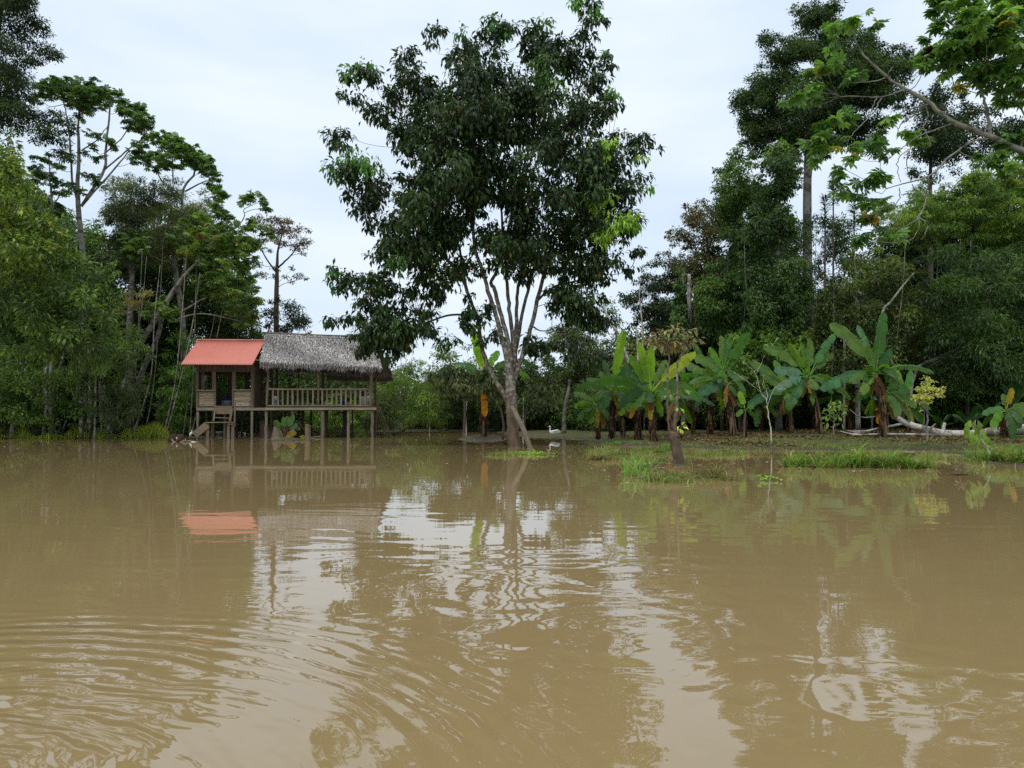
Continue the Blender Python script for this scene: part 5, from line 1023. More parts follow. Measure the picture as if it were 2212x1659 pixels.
banana('large sunlit yellow-green banana plant left of the small forked tree', 29.5, Z(7,(752,1305)), Z(7,(735,870)),
  z7((630,450,0,.03,.42,.95,LT,.05),(690,560,-.2,.0,.55,1.0,'7ca636',.05),(735,490,.3,.05,.4,.9,LT,.1),(268,795,-.3,.22,.52,.9,DG,.05),(1105,535,.2,.06,.55,.85,YG,.25),(1150,950,-.3,.50,.50,.85,DG,.2),(470,1000,-.3,.40,.50,.8,'2f5222',.15),(860,600,.5,.1,.5,.8,GB),(550,620,.5,.1,.5,.8,DG),(560,560,.3,.0,.45,.9,'6f9a34',.1),(470,660,.3,.12,.5,.7,'4a7550'),(845,780,.6,.1,.5,.6)), group=g_, rad=.15, skirt=1.2)
banana('short brown-skirted banana stem under the sunlit banana leaves', 30, Z(7,(620,1320)), Z(7,(632,960)),
  z7((560,1085,-.2,.3,.28,.7,'b08a30',.4),(700,880,.2,.1,.35,.6,'5c8a35'),(465,1055,-.3,.25,.4,.6,'6f9a34'),(720,1000,.3,.25,.4,.6,DG),(560,850,.3,.1,.4,.6)), group=g_, rad=.14, skirt=1.5)
banana('grey-green banana plant behind the small forked tree', 36, Z(7,(1215,1215)), Z(7,(1230,745)),
  z7((1015,640,.2,.10,.62,.7,GB),(970,725,-.2,.06,.35,.6,'4f8a4a'),(1080,455,.3,.05,.5,.8,DG),(1230,500,.4,.02,.5,.9),(1050,800,-.2,.2,.45,.6,GB),(1180,960,-.4,.3,.45,.7,'3a5a50'),(1100,1030,-.4,.3,.4,.7,'3f6258')), group=g_, rad=.15, skirt=1.6)
banana('banana plant with two big raised dark leaves in the middle of the row', 33.5, Z(7,(1435,1250)), Z(7,(1335,690)),
  z7((1385,400,.1,.03,.42,.9,'4f7d3f'),(1560,370,0,.10,.60,.95,'4a7530',.4),(1315,395,.4,.03,.4,.9,GB),(1215,495,-.3,.08,.35,.8,'6f9a50'),(1080,570,.2,.10,.58,.85,GB),(1160,700,.2,.12,.50,.8,GB),(1480,520,.4,.05,.5,.8,DG),(1420,610,.5,.05,.4,.8)), group=g_, rad=.14, skirt=.9)
banana('lower drooping-leaved banana head under the two big raised dark leaves', 33, Z(7,(1410,1250)), Z(7,(1365,800)),
  z7((1545,750,.1,.18,.30,.7,GB,.6),(1495,850,.1,.35,.30,.7,GB,.6),(1130,890,-.2,.20,.60,.85,'4f7d58',.2),(1075,820,.1,.25,.45,.8,GB),(1300,700,-.4,.1,.5,.8,'6a9a60',.1),(1440,900,-.3,.3,.35,.7,DG),(1200,770,.4,.2,.5,.7,GB)), group=g_, rad=.15, skirt=.7)
banana('small young banana sprout with one bright upright leaf', 31.5, Z(7,(1502,1250)), Z(7,(1518,1010)),
  z7((1462,858,0,.02,.36,.95,LT,.05),(1442,1070,-.2,.25,.26,.8,'5c8a35',.05),(1612,1095,.1,.3,.25,.7,DG),(1590,985,.2,.15,.28,.7,'5c8a35'),(1450,960,.1,.2,.25,.7)), group=g_, rad=.06, skirt=.3)
banana('banana plant with broad grey-green leaves behind the bare sapling', 34.5, Z(7,(1895,1225)), Z(7,(1860,865)),
  z7((1555,620,.3,.15,.60,.8,GB),(1535,985,-.2,.18,.55,.8,'4a7a52',.2),(1665,735,.1,.18,.60,.85,GB,.1),(1940,690,.2,.10,.5,.8,GB),(1870,1050,-.5,.3,.45,.7,DG),(1760,600,.5,.05,.5,.8,'6f9a40'),(1950,820,.3,.15,.45,.6),(1740,880,-.3,.2,.45,.7,GB)), group=g_, rad=.12, skirt=.5)
banana('tall many-leaved banana plant left of the tallest one', 32.5, Z(8,(385,1245)), Z(8,(285,740)),
  z8((-95,505,.2,.22,.58,.85,GB,.2),(112,455,-.1,.03,.36,.9,'6a8f2c',.3),(215,450,.2,.03,.36,.9,'5c8a35'),(290,425,.1,.02,.44,.9,GB,.3),(500,380,.2,.14,.48,.9,'5f8f58',.6),(490,555,.4,.20,.45,.8,GB,.7),(125,990,-.2,.28,.56,.85,'5a8458',.4),(-10,690,.1,.12,.58,.8,'6a9078',.1),(345,850,-.5,.15,.55,.9,GB,.3),(315,980,-.3,.35,.30,.7,GB),(632,930,.2,.22,.36,.8,'6f8a50',.7),(460,760,.4,.12,.45,.6,GB),(10,860,-.3,.2,.5,.7,'6a9078'),(150,800,.3,.05,.5,.8,DG)), group=g_, rad=.15, skirt=1.0)
banana('tallest banana plant, its broad top leaf standing upright on the right', 30.5, Z(8,(905,1260)), Z(8,(838,710)),
  z8((448,305,.1,.20,.66,.95,GB,.1),(900,200,.0,.0,.62,1.0,'4a7838',.3),(680,310,.4,.12,.45,.8,'5f8a60'),(760,470,-.3,.05,.45,.9,GB,.6),(970,520,.2,.12,.45,.95,'3a6a38',.2),(1322,715,.1,.20,.34,.85,'6a8f58',.8),(375,850,-.2,.14,.56,.9,'5a8a60',.3),(610,790,-.3,.2,.5,.8,GB,.6),(1120,900,.2,.28,.52,.85,'5a7f50',.8),(745,770,-.3,.1,.4,.8,DG)), group=g_, rad=.17, skirt=.9)
root = [o for o in COL.objects if o.get('label', '').startswith('tallest banana plant')][0]
r = rng('bunch'); mb = MB(); c0 = pt(*Z(8,(785,700)), 30.3)
for i in range(60):
    a_ = 2*pi*i/12+.3*(i//12); z0 = c0-UP*(.10*(i//12)-.22); o = np.array([cos(a_), sin(a_), 0]); rr = .13-.012*(i//12)
    mb.tube([z0+o*.03, z0+o*rr-UP*.01, z0+o*(rr+.03)+UP*.06], [.012, .018, .006], 5, hexc('6a8a35')*r.uniform(.8, 1.2))
mb.build('fruit_bunch', BANANA, root, True)
banana('banana plant with yellow dead leaves wrapped round its stem, right', 31, Z(8,(925,1255)), Z(8,(905,880)),
  z8((745,775,-.1,.05,.36,.9,'3f6b34'),(740,850,.1,.1,.34,.8,LT,.1),(645,945,-.2,.15,.30,.7,'5c8a35'),(810,960,-.1,.25,.25,.8,'6f9a34'),(1010,800,.2,.1,.45,.8,DG),(880,1060,-.4,.15,.30,.9,'4f7d3f'),(1030,1070,-.5,.35,.50,.85,GB),(1170,1000,-.2,.4,.42,.8,GB,.6),(700,800,-.1,.1,.3,.8),(840,1020,-.5,.1,.30,.9,'c08a1e',.8),(850,1130,-.55,.05,.36,.9,'b07a1c',.8),(875,1080,-.6,.1,.28,.9,'a87a1e',.8)), group=g_, rad=.15, skirt=1.0)
banana('young banana plant with a clean upright leaf, right of the tallest', 32, Z(8,(1110,1235)), Z(8,(1075,935)),
  z8((1130,685,.1,.02,.42,.95,'5f9a48',.05),(1015,680,.2,.03,.3,.9,LT,.1),(1172,990,-.2,.25,.42,.8,'6f9a68',.2),(955,955,.1,.15,.35,.7,GB),(1000,1085,-.4,.3,.42,.8,GB,.1),(930,1020,-.2,.35,.36,.8,GB),(1190,1110,-.2,.3,.35,.8,DG),(990,850,.3,.1,.4,.7,DG)), group=g_, rad=.10, skirt=.8)
banana('small banana plant with a yellow folded leaf at the right edge', 29, Z(8,(1915,1260)), Z(8,(1918,1020)),
  z8((1968,830,0,.03,.34,1.0,'a8902a',.05),(1890,880,.2,.05,.34,.9,'5c8a48',.3),(2120,985,.1,.12,.42,.85,'6a8a35',.1),(1718,1055,-.1,.22,.32,.75,'5a8a55',.1),(1795,1170,-.4,.28,.42,.85,'6a9a38',.05),(1825,990,.1,.15,.25,.7,'6f9a58'),(2140,1120,-.3,.25,.42,.85,'6f8a35',.3),(2000,1160,-.5,.25,.36,.9,'5c8a35',.1)), group=g_, rad=.12, skirt=.4)
banana('drooping banana plant behind the broad grey-green one', 36.5, Z(8,(140,1230)), Z(8,(100,900)),
  z8((20,760,.1,.1,.45,.8,DG),(110,740,.2,.05,.45,.8,GB),(95,1050,-.3,.2,.4,.8,'3f5a24'),(-40,960,-.1,.2,.4,.7,GB),(200,980,.1,.2,.4,.7,DG)), group=g_, rad=.15, skirt=1.2)
banana('banana plant behind the big trunk with a tall lit leaf and yellow hanging leaf', 35.3, Z(5,(1195,1475)), Z(5,(1195,1040)),
  z5((1112,700,.0,.02,.55,1.0,'8ac030',.05),(1150,860,-.1,.0,.45,.95,'8ab030',.1),(1305,880,.2,.12,.5,.85,'6a9a35',.2),(1510,960,.3,.2,.5,.8,'3f6b34',.3),(1520,1075,-.2,.35,.45,.8,'5c8a35'),(985,975,.2,.2,.45,.8,'4f7d50',.5),(1040,1065,-.2,.2,.40,.8,'5a8a5a'),(1090,1200,-.3,.35,.4,.8,'3f6b34'),(1205,1340,-.35,.02,.42,1.0,'d08a12',.1)), rad=.17, skirt=1.7)
for k_, (zi, bx_, cx_, cy_, Yb_, hh, lab) in enumerate(((7,500,490,900,36.5,.9,'shaded banana plant between the two leftmost bright ones'),(7,900,920,930,35.5,.9,'shaded banana plant behind the small forked tree, low down'),
   (7,1640,1650,960,37,.8,'shaded banana plant just left of the bare sapling, far back'),(8,620,610,900,36.5,.8,'shaded banana plant between the two tallest ones, far back'),(7,1080,1090,900,37.5,1,'shaded banana plant left of the grey-green one, far back'))):
    x_, y_ = Z(zi,(cx_,cy_)); r = rng(lab); lv = []
    for i in range(9):
        an = -pi*(.02+.96*i/8)+r.normal(0, .1); l = r.uniform(55, 95); lv.append((x_+cos(an)*l, y_+sin(an)*l*.8+14, r.uniform(-.8, .8), r.uniform(.05, .3), r.uniform(.4, .55), r.uniform(.5, .9)))
    banana(lab, Yb_, (Z(zi,(bx_,1200))[0], 930), (x_, y_), lv, group=g_, rad=.13, skirt=1.2)
# ---------------------------------------------------------------- small plants
CY = 16.8+2.6
r = rng('forked'); 
forked = [[(*Z(7,(962,1520)),.13),(*Z(7,(962,1440)),.125),(*Z(7,(945,1330)),.115),(*Z(7,(928,1245)),.12),(*Z(7,(915,1215)),.09),(*Z(7,(885,1180)),.03),(*Z(7,(876,1000)),.026),(*Z(7,(876,700)),.022),(*Z(7,(885,480)),.018),(*Z(7,(900,430)),.01)],
 [(*Z(7,(935,1230)),.05),(*Z(7,(940,1050)),.045),(*Z(7,(945,950)),.04),(*Z(7,(955,700)),.022),(*Z(7,(960,610)),.02),(*Z(7,(1015,510)),.018),(*Z(7,(1035,460)),.01)]]
tree('small_tree', 'slender forked tree growing from a thick swollen stump in the shallows', 'tree', 17.0, [], forked,
     [(*Z(7,(a, b)), rr, d_, cc) for a, b, rr, d_, cc in [(900,420,.30,0,0),(820,430,.26,.1,0),(740,450,.2,0,0),(780,490,.2,.2,0),(880,470,.28,-.1,0),(960,460,.26,0,0),(1030,450,.26,0,0),(1000,390,.22,.1,0),(1060,355,.15,0,0),(930,370,.22,0,0),(860,390,.2,0,0),(710,410,.14,0,0),(1090,430,.13,0,0),(960,900,.10,0,'5a7a4a'),(1000,860,.12,0,'6a8a58'),(900,880,.1,0,'5a7a4a'),(965,1000,.08,0,'5a8a3a'),(955,1160,.10,0,'8fa040'),(985,1155,.06,0,'8fa040')]],
     kind='f', leaf=.155, asp=.42, dens=125, cols=('47553a','6d6a45'), odd=('7a5a34','5a7a40'), oddf=.15, bark=BARK, droop=.5, flat=.6, limb=.02, mat=LEAFG)
root = [o for o in COL.objects if o.get('label', '').startswith('slender forked')][0]
V, F_ = lathe([(.001,-.02),(.018,-.012),(.022,0),(.016,.014),(.001,.02)], pt(*Z(7,(921,1209)), 16.85), 8); MB().add(V, F_).build('bract', plain('red_bract', (.6,.03,.02), .5), root, True)
tree('bare_sapling', 'almost leafless forked sapling on the mud in front of the bananas', 'sapling', 24.5, [],
  [z7((1732,1290,.022),(1722,1150,.02),(1700,1010,.018),(1690,930,.015),(1640,860,.010),(1590,700,.007),(1500,620,.004)), z7((1697,1000,.012),(1720,920,.010),(1765,830,.007),(1850,760,.004)), z7((1695,950,.010),(1690,850,.008),(1665,820,.006),(1670,720,.003)), z7((1600,720,.006),(1640,650,.004),(1680,560,.003)), z7((1765,830,.006),(1850,850,.003)), z7((1640,860,.006),(1560,800,.004),(1420,700,.003))],
  z7((1590,690,.05,0),(1500,620,.05,0),(1850,760,.05,0)), kind='f', leaf=.07, dens=200, cols=('5a7a40','6d8a50'), bark=LOGM, conn=False)
tree('small_tree', 'small pale yellow-green tree with tiered leaves on the right bank', 'tree', 25.5, [],
  [z8((1262,1295,.035),(1262,1150,.03),(1256,950,.025),(1250,850,.015),(1245,760,.008)), z8((1240,1200,.015),(1236,1050,.013),(1234,950,.01)), z8((1256,950,.012),(1340,880,.008),(1380,850,.005)),z8((1256,930,.012),(1190,850,.008)),z8((1254,900,.01),(1300,830,.006))],
  [(*q[:2], q[2], q[3], 0) for q in z8((1245,750,.16,0),(1220,790,.22,0),(1280,790,.22,.1),(1190,830,.25,0),(1250,840,.30,-.2),(1320,830,.26,0),(1370,850,.20,0),(1400,840,.12,0),(1180,890,.24,0),(1240,900,.32,-.2),(1310,890,.28,0),(1370,890,.14,0),(1200,940,.20,0),(1270,950,.22,0),(1210,1020,.1,0),(1165,920,.12,0))],
  kind='f', leaf=.11, asp=.45, dens=190, cols=('7f9040','a0a860'), bark=BARKP, flat=.35, limb=.015)
r = rng('cassava')
tree('young_plant', 'thin young tree with tiered leaflets between two bananas', 'plant', 29, [], [z8((487,1240,.025),(487,1100,.02),(488,980,.014))],
  [(*q[:2], q[2], q[3], 0) for q in z8((487,985,.3,0),(440,970,.2,0),(540,990,.22,0),(420,1010,.16,0),(560,1020,.16,0),(450,1060,.2,0),(520,1070,.2,0),(430,1120,.15,0),(540,1130,.15,0))],
  kind='f', leaf=.26, asp=.3, dens=45, cols=('4a6a2c','6a8a3c'), bark=BARKP, flat=.3, limb=.01)
tree('water_sapling', 'bent sapling with large hanging bright leaves at the right water edge', 'sapling', 17.5, [],
  [z8((1785,1390,.014),(1750,1320,.012),(1700,1240,.01),(1670,1150,.007),(1660,1100,.004)), z8((1690,1210,.006),(1640,1140,.004),(1620,1100,.003))],
  [], kind='f', bark=LOGM)
root = [o for o in COL.objects if o.get('label', '').startswith('bent sapling')][0]; r = rng('bl')
P, A, N = [], [], []
for x, y, dx in ((1620,1095,-.3),(1600,1120,-.2),(1650,1100,.1),(1680,1095,.3),(1640,1190,-.1),(1660,1150,.2),(1695,1180,.1),(1710,1170,.3),(1670,1210,-.2),(1725,1200,.3),(1690,1230,.1),(1590,1150,-.1),(1640,1240,-.2)):
    P.append(pt(*Z(8,(x,y)), 17.5+r.uniform(-.1,.1))); A.append(unit([dx, r.normal(0,.15), -.9])); N.append(unit([r.normal(0,.3), -1, .4]))
n = len(P); V, F_, C_ = leafgeo(np.array(P), np.array(A), np.array(N), r.uniform(.26,.36,n), r.uniform(.13,.17,n), np.clip(np.tile(hexc('7a9a3c'),(n,1))*r.uniform(.7,1.2,(n,1)),0,1), 'f', r); mesh('leaves', V, F_, LEAF, C_, root)
sd0 = gp(*Z(8,(1532,1558))); root = thing('seedling', 'reddish seedling poking out of open water at the lower right of the bank', 'seedling', sd0)
tp = pt(*Z(8,(1540,1492)), sd0[1]); MB().tube([sd0-UP*.1, sd0+UP*.05, tp], [.008,.007,.004], 6, (.9,.8,.7)).build('stem', BARKP, root, True)
P = [tp]*7; A = [[-1,0,.25],[1,0,.2],[-.8,-.3,-.25],[.8,-.3,-.3],[-.3,0,.8],[.35,.1,.7],[0,-.4,.3]]; n = 7
V, F_, C_ = leafgeo(np.array(P), np.array(A, float), np.tile([0,-.5,1.],(n,1)), np.full(n,.17), np.full(n,.055), np.tile(hexc('6d5a48'),(n,1)), 'f', rng('sd')); mesh('leaves', V, F_, LEAF, C_, root)
V = []; r = rng('pad')
for i in range(12): a_ = 2*pi*i/12; V.append(sd0+np.array([.16*cos(a_), .05*sin(a_), .012]))
MB().add(V+[v+UP*.01 for v in V], [tuple(range(12))[::-1], tuple(range(12, 24))]+[(i, (i+1) % 12, 12+(i+1) % 12, 12+i) for i in range(12)], hexc('4a3a28')).build('dead_leaf', DEAD, root)
# broad-leaved plants in the shade at right
for k_, (x, y, w_) in enumerate(((1600,1060,1.0),(1380,1090,.7),(1780,1000,.8),(2000,800,.9))):
    r = rng('arum%d' % k_); Yp = 33; x_, y_ = Z(8,(x,y)); c0 = onground(x_, Yp, 0); root = thing('broadleaf_plant', ['largest dark broad-leaved plant in the shade behind the fallen trunk','small dark broad-leaved plant left of the largest one behind the fallen trunk','dark broad-leaved plant nearest the edge banana behind the fallen trunk','lighter broad-leaved plant above the edge banana'][k_], 'plant', c0, 'broad-leaved plants in the shade')
    cc0 = pt(x_, y_+14, Yp); st_ = MB()
    for i in range(13):
        a_ = r.uniform(0, 2*pi); e = cc0+np.array([cos(a_)*.75*w_, sin(a_)*.4*w_, r.uniform(.1, .75)*w_]); b0 = c0*.4+cc0*.6
        st_.tube([c0, b0], .02, 5, (.4,.5,.3)); banana_leaf(root, b0, e, .25, .22*w_, .6, hexc('3a6030')*r.uniform(.7, 1.1), r, .0)
    st_.build('stems', BARKP, root)
# mound plants under the house
def moundplant():
    a = gp(*Z(1,(1075,1098))); a[1] += .1; root = thing('taro_plant', 'big-leaved plant with one yellowing leaf on the mud mound under the house', 'plant', a+UP*.05); r = rng('taro')
    st_ = MB()
    for tx, ty, dy, arch, wd, face, cc in ((955,930,0,.1,.42,.95,'5f8040'),(1045,890,.1,.0,.30,.9,'6a8a44'),(1085,885,.2,.0,.34,.9,'5a7a3c'),(1140,872,.1,.05,.38,.95,'64844a'),(1010,985,-.1,.2,.3,.8,'4f6a4a'),(1180,970,.1,.2,.34,.8,'587a58'),(1200,1010,.1,.35,.28,.8,'64805a'),(1030,940,.2,.05,.26,.9,'5a4a38')):
        x_, y_ = Z(1,(tx,ty)); x2, y2 = Z(1,(1062+(tx-1062)*.25, 1010)); b0 = pt(x2, y2, a[1]+.05)
        st_.tube([a+np.array([r.normal(0,.05),0,0]), b0], [.03,.02], 6, (.6,.45,.4)); banana_leaf(root, b0, pt(x_, y_, a[1]+dy), arch, wd, face, hexc(cc)*.75, r, .15)
    for x0, y0, tx, ty, cc in ((1140,1010,1080,1098,'a08f2a'),(1120,1020,1150,1060,'9a8a30'),(1195,1075,1240,1092,'8f9020')):
        banana_leaf(root, pt(*Z(1,(x0,y0)), a[1]-.3), pt(*Z(1,(tx,ty)), a[1]-.35), .1, .36, .95, hexc(cc)*.8, r, .1)
    st_.build('stalks', STEM, root, True); mb = MB()
    for i in range(26):
        an = r.uniform(0, 2*pi); o = np.array([cos(an), sin(an), 0]); w0 = r.uniform(.03, .07); side = np.array([-sin(an), cos(an), 0]); p0 = a+UP*r.uniform(.3, .55)
        V = [p0+o*.06-side*w0, p0+o*.06+side*w0, p0+o*.16-UP*.25+side*w0, p0+o*.16-UP*.25-side*w0, p0+o*.2-UP*.5+side*w0*.4, p0+o*.2-UP*.5-side*w0*.4]
        mb.add(V, [(0,1,2,3),(3,2,4,5)], hexc(['4a3024','5f4530','3a2820'][i % 3]))
    mb.build('dry_leaves', DEAD, root)
moundplant()
def log(label, pts, col=(1,1,1), mat=LOGM, name='fallen_log', cat='log', k=9, branches=()):
    C = curve(np.array(pts), max(8, len(pts)*5)); r = rng(label)
    if not branches: return MB().tube(C[:, :3], C[:, 3], k, col, r, .06).build(name, mat, None, True, label=label, cat=cat)
    root = thing(name, label, cat, C[0, :3]); MB().tube(C[:, :3], C[:, 3], k, col, r, .06).build('trunk', mat, root, True)
    for b in branches: D_ = curve(np.array(b), 10); MB().tube(D_[:, :3], D_[:, 3], 6, col, r, .05).build('branch', mat, root, True)
    return root
def P8(x, y, Y, r_): return [*pt(*Z(8,(x,y)), Y), r_]
def P1(x, y, Y, r_): return [*pt(*Z(1,(x,y)), Y), r_]
log('long white fallen tree trunk with broken limbs lying on the right bank', [P8(900,1045,31,.05),P8(960,1050,31,.09),P8(1100,1130,31,.13),P8(1250,1175,31,.15),P8(1400,1212,31,.16),P8(1650,1215,30.5,.17),P8(1850,1190,30,.19),P8(2100,1175,29.5,.22),P8(2400,1165,29,.25)],
  branches=[[P8(1395,1200,31,.08),P8(1398,1160,31,.07),P8(1408,1122,31,.06)],[P8(1270,1180,31,.05),P8(1300,1160,30.8,.04),P8(1332,1130,30.6,.02)],[P8(1100,1120,31,.06),P8(1000,1140,31,.05),P8(800,1180,30.8,.04),P8(650,1215,30.6,.03),P8(540,1190,30.4,.015)],
   [P8(1390,1218,31,.07),P8(1100,1218,31,.06),P8(900,1216,30.8,.05),P8(640,1222,30.5,.02)],[P8(750,1190,30.7,.03),P8(640,1192,30.6,.02),P8(600,1185,30.5,.01)],[P8(900,1050,31,.04),P8(800,1075,31,.03),P8(700,1070,31,.02),P8(620,1010,31,.01)]])
log('pale bleached log lying at the waterline behind the hut stilts', [P1(-45,1030,43.5,.10),P1(100,1036,43.5,.15),P1(400,1046,43.3,.14),P1(690,1052,43,.11)])
log('thinner grey log floating just in front of the bleached log', [P1(0,1066,41.5,.05),P1(60,1070,41.5,.07),P1(300,1072,41.5,.08),P1(460,1076,41.5,.05)], (.75,.72,.66))
log('short grey log half hidden in the left bank grass', [[*pt(*Z(3,(835,1474)),42),.07],[*pt(*Z(3,(920,1474)),42),.09],[*pt(*Z(3,(1005,1476)),42),.08]], (.8,.78,.7))
b0 = gp(*Z(5,(1528,1556))); log('grey timber beam leaning against the foot of the big tree', [[*(b0-UP*.15),.10],[*pt(*Z(5,(1470,1420)),b0[1]),.10],[*pt(*Z(5,(1392,1268)),27.0),.085]], (1.,.95,.85), WOOD, 'timber_beam', 'beam', 6)
b0 = gp(*Z(1,(1270,1122))); log('cut weathered stump post beside the mud mound under the house', [[*(b0-UP*.2),.15],[*(b0+UP*.3),.12],[*(b0+UP*.62),.115],[*pt(*Z(1,(1278,968)),b0[1]),.13]], (.85,.75,.6), WOOD, 'stump', 'stump', 10)
for k_,(a_, b_, r0, lab) in enumerate((((960,1095),(975,985),.20,'grey buttressed stump left of the big-leaved plant under the house'),((870,1085),(850,930),.30,'dark flared old stump below the joint of hut and platform'),((1000,1090),(1000,1000),.14,'narrow grey stump just behind the big-leaved plant'))):
    b0 = gp(*Z(1,a_)); b0[1] += .4; t0 = pt(*Z(1,b_), b0[1]+.1); log(lab, [[*(b0-UP*.1),r0*1.6],[*(b0*.6+t0*.4),r0],[*t0,r0*.55]], [(.8,.75,.66),(.45,.4,.36),(.8,.75,.68)][k_], WOOD, 'stump', 'stump', 12)
MB().beam(P1(1300,1022,38.6,0)[:3], P1(1385,1062,38.0,0)[:3], .5, .06, HV, (.22,.2,.18)).build('dark_plank', WOODH, None, label='dark broad plank tilted in the water behind the stump post', cat='plank')
MB().beam(P1(1285,1082,37.6,0)[:3], P1(1390,1072,37.6,0)[:3], .12, .04, HV, (1.1,1.05,.9)).build('pale_plank', WOODH, None, label='pale narrow plank lying at the waterline behind the stump post', cat='plank')
MB().beam(P1(1180,935,38.6,0)[:3], P1(1250,1020,38.2,0)[:3], .14, .06, HV, (.7,.6,.5)).build('diagonal_timber', WOODH, None, label='diagonal dark timber leaning among the shaded stilts', cat='timber')
MB().beam(P1(1180,913,39,0)[:3], P1(1310,940,39,0)[:3], .16, .06, HV, (.25,.22,.2)).build('cross_timber', WOODH, None, label='short horizontal dark timber wedged among the shaded stilts', cat='timber')
# driftwood root ball
r = rng('drift'); c0 = gp(*Z(11,(480,705))); root = thing('driftwood', 'dark root stump of driftwood in the water left of the hut ramp', 'driftwood', c0)
def blob(c0, rx, ry, rz, r, nz=.15, k=14, m_=10):
    V = []
    for i in range(m_+1):
        for j in range(k):
            th = pi*i/m_; ph = 2*pi*j/k; q = 1+r.uniform(-nz, nz)*sin(th); V.append(c0+np.array([rx*sin(th)*cos(ph), ry*sin(th)*sin(ph), rz*cos(th)])*q)
    return V, [(i*k+j, i*k+(j+1) % k, (i+1)*k+(j+1) % k, (i+1)*k+j) for i in range(m_) for j in range(k)]
mb = MB()
for x, y, a_, b_ in ((400,640,.20,.24),(480,655,.22,.2),(560,640,.2,.22),(610,675,.22,.12)): V, F_ = blob(pt(*Z(11,(x,y)), c0[1]+.1), a_, .22, b_, r, .22); mb.add(V, F_, (.55,.42,.34))
mb.build('root_mass', BARKD, root, True); mb = MB()
for q in (((370,640),(400,690),(510,725)),((560,720),(640,680),(700,690)),((700,690),(780,685),(840,700)),((800,700),(860,705),(915,708)),((480,600),(488,650),(486,690)),((670,640),(680,670),(690,700)),((700,735),(760,722),(830,735))):
    mb.tube(curve([pt(*Z(11,p_), c0[1]-.12) for p_ in q], 7), [.03,.035,.03,.03,.025,.02,.012], 5, (1,.95,.9))
mb.build('roots', LOGM, root, True)
# egret and ducks
FEA = plain('white_feathers', (.78,.78,.76), .8, .1); BILL = plain('bill', (.5,.32,.05), .5); LEGM = plain('dark_legs', (.05,.05,.04), .6); DUCKD = plain('dark_feathers', (.10,.08,.06), .8, .1)
e0 = gp(*Z(11,(778,640))); eg = thing('egret', 'small white egret standing on the foot board of the hut ramp', 'bird', e0)
def E(x, y, d=0): return pt(*Z(11,(x,y)), e0[1]+d)
C = curve(np.array([[*E(762,580),.008],[*E(772,565),.03],[*E(785,545),.055],[*E(797,520),.06],[*E(808,498),.04],[*E(816,485),.020],[*E(812,475),.015],[*E(817,462),.017],[*E(815,452),.022],[*E(808,450),.012]]), 34)
MB().tube(C[:, :3], C[:, 3], 10).build('body', FEA, eg, True)
MB().tube([E(809,451), E(800,455), E(790,459)], [.008,.006,.002], 6).build('bill', BILL, eg, True)
for q, d_ in ((775,-.02),(786,.02)): MB().tube([E(q+4,565,d_), E(q+2,600,d_), E(q,640,d_)], [.007,.005,.005], 5).build('leg', LEGM, eg)
d0 = gp(*Z(10,(745,438)), .16); 
def duck(label, sc, flip, d0, fmat):
    dk = thing('duck', label, 'bird', d0, 'ducks on the far grass')
    def Q(x, z, y=0): return d0+np.array([x*flip, y, z])*sc
    C = curve(np.array([[*Q(.34,.14),.015],[*Q(.26,.13),.06],[*Q(.08,.13),.10],[*Q(-.08,.13),.10],[*Q(-.17,.17),.06],[*Q(-.19,.27),.035],[*Q(-.17,.36),.03],[*Q(-.19,.41),.04],[*Q(-.235,.41),.025]])*np.array([1,1,1,sc]), 30)
    MB().tube(C[:, :3], C[:, 3], 10).build('body', fmat, dk, True)
    for s in (-1, 1):
        C = curve(np.array([[*Q(-.05,.18,.09*s),.03],[*Q(.08,.20,.11*s),.05],[*Q(.2,.23,.10*s),.035],[*Q(.3,.22,.06*s),.01]])*np.array([1,1,1,sc]), 10); MB().tube(C[:, :3], C[:, 3], 7).build('wing', fmat, dk, True)
    MB().tube([Q(-.24,.405), Q(-.29,.395)], [.016*sc,.008*sc], 6).build('bill', BILL, dk, True)
    for s in (-.04, .04): MB().tube([Q(0,.06,s), Q(0,-.02,s)], .01*sc, 5).build('leg', BILL, dk)
duck('white duck with its head up on the grass right of the big trunk', 1.0, 1, d0, FEA)
# pile of leafy debris near the duck
# ---------------------------------------------------------------- slender trunks and canes of the left bank
def pole(label, pts, Y, group=None, mat=LOGM, name='slender_trunk', cat='tree trunk', col=(1,1,1), i=3):
    C = [[*onground(Z(i,(pts[0][0],1400))[0], Y, -.05), pts[0][2]]]+[[*pt(*Z(i,(q[0],q[1])), Y), q[2]] for q in pts[1:]]
    C = curve(np.array(C), 14); r = rng(label); return MB().tube(C[:, :3], C[:, 3], 7, col, r, .05).build(name, mat, None, True, label=label, cat=cat, group=group)
pole('slender pale broken trunk standing near the left edge', [(315,1480,.09),(335,1300,.08),(325,1150,.07),(335,1008,.06)], 36.6)
pole('thin crooked pale stem right of the slender broken trunk', [(365,1480,.05),(385,1260,.045),(410,1100,.04),(445,980,.035),(470,880,.02)], 36.8)
pole('pale leafless trunk top leaning in the left wood', [(590,1480,.10),(585,1250,.09),(590,1080,.08)], 37.0)
pole('white stripped trunk standing in the left wood', [(740,1480,.05),(715,970,.07),(740,800,.06),(780,690,.045),(850,640,.03)], 37.2)
pole('broad white broken trunk end in the left wood', [(655,1480,.08),(650,960,.09),(630,820,.08),(600,700,.06)], 37.2)
pole('dark bent bush stem left of the drooping shrub', [(650,1480,.05),(700,1200,.04),(740,1000,.03),(910,800,.015)], 36.5, mat=BARKD)
pole('dark trunk stub in the undergrowth left of the hut', [(1135,1460,.12),(1145,1350,.11),(1165,1250,.1)], 40, mat=BARKD)
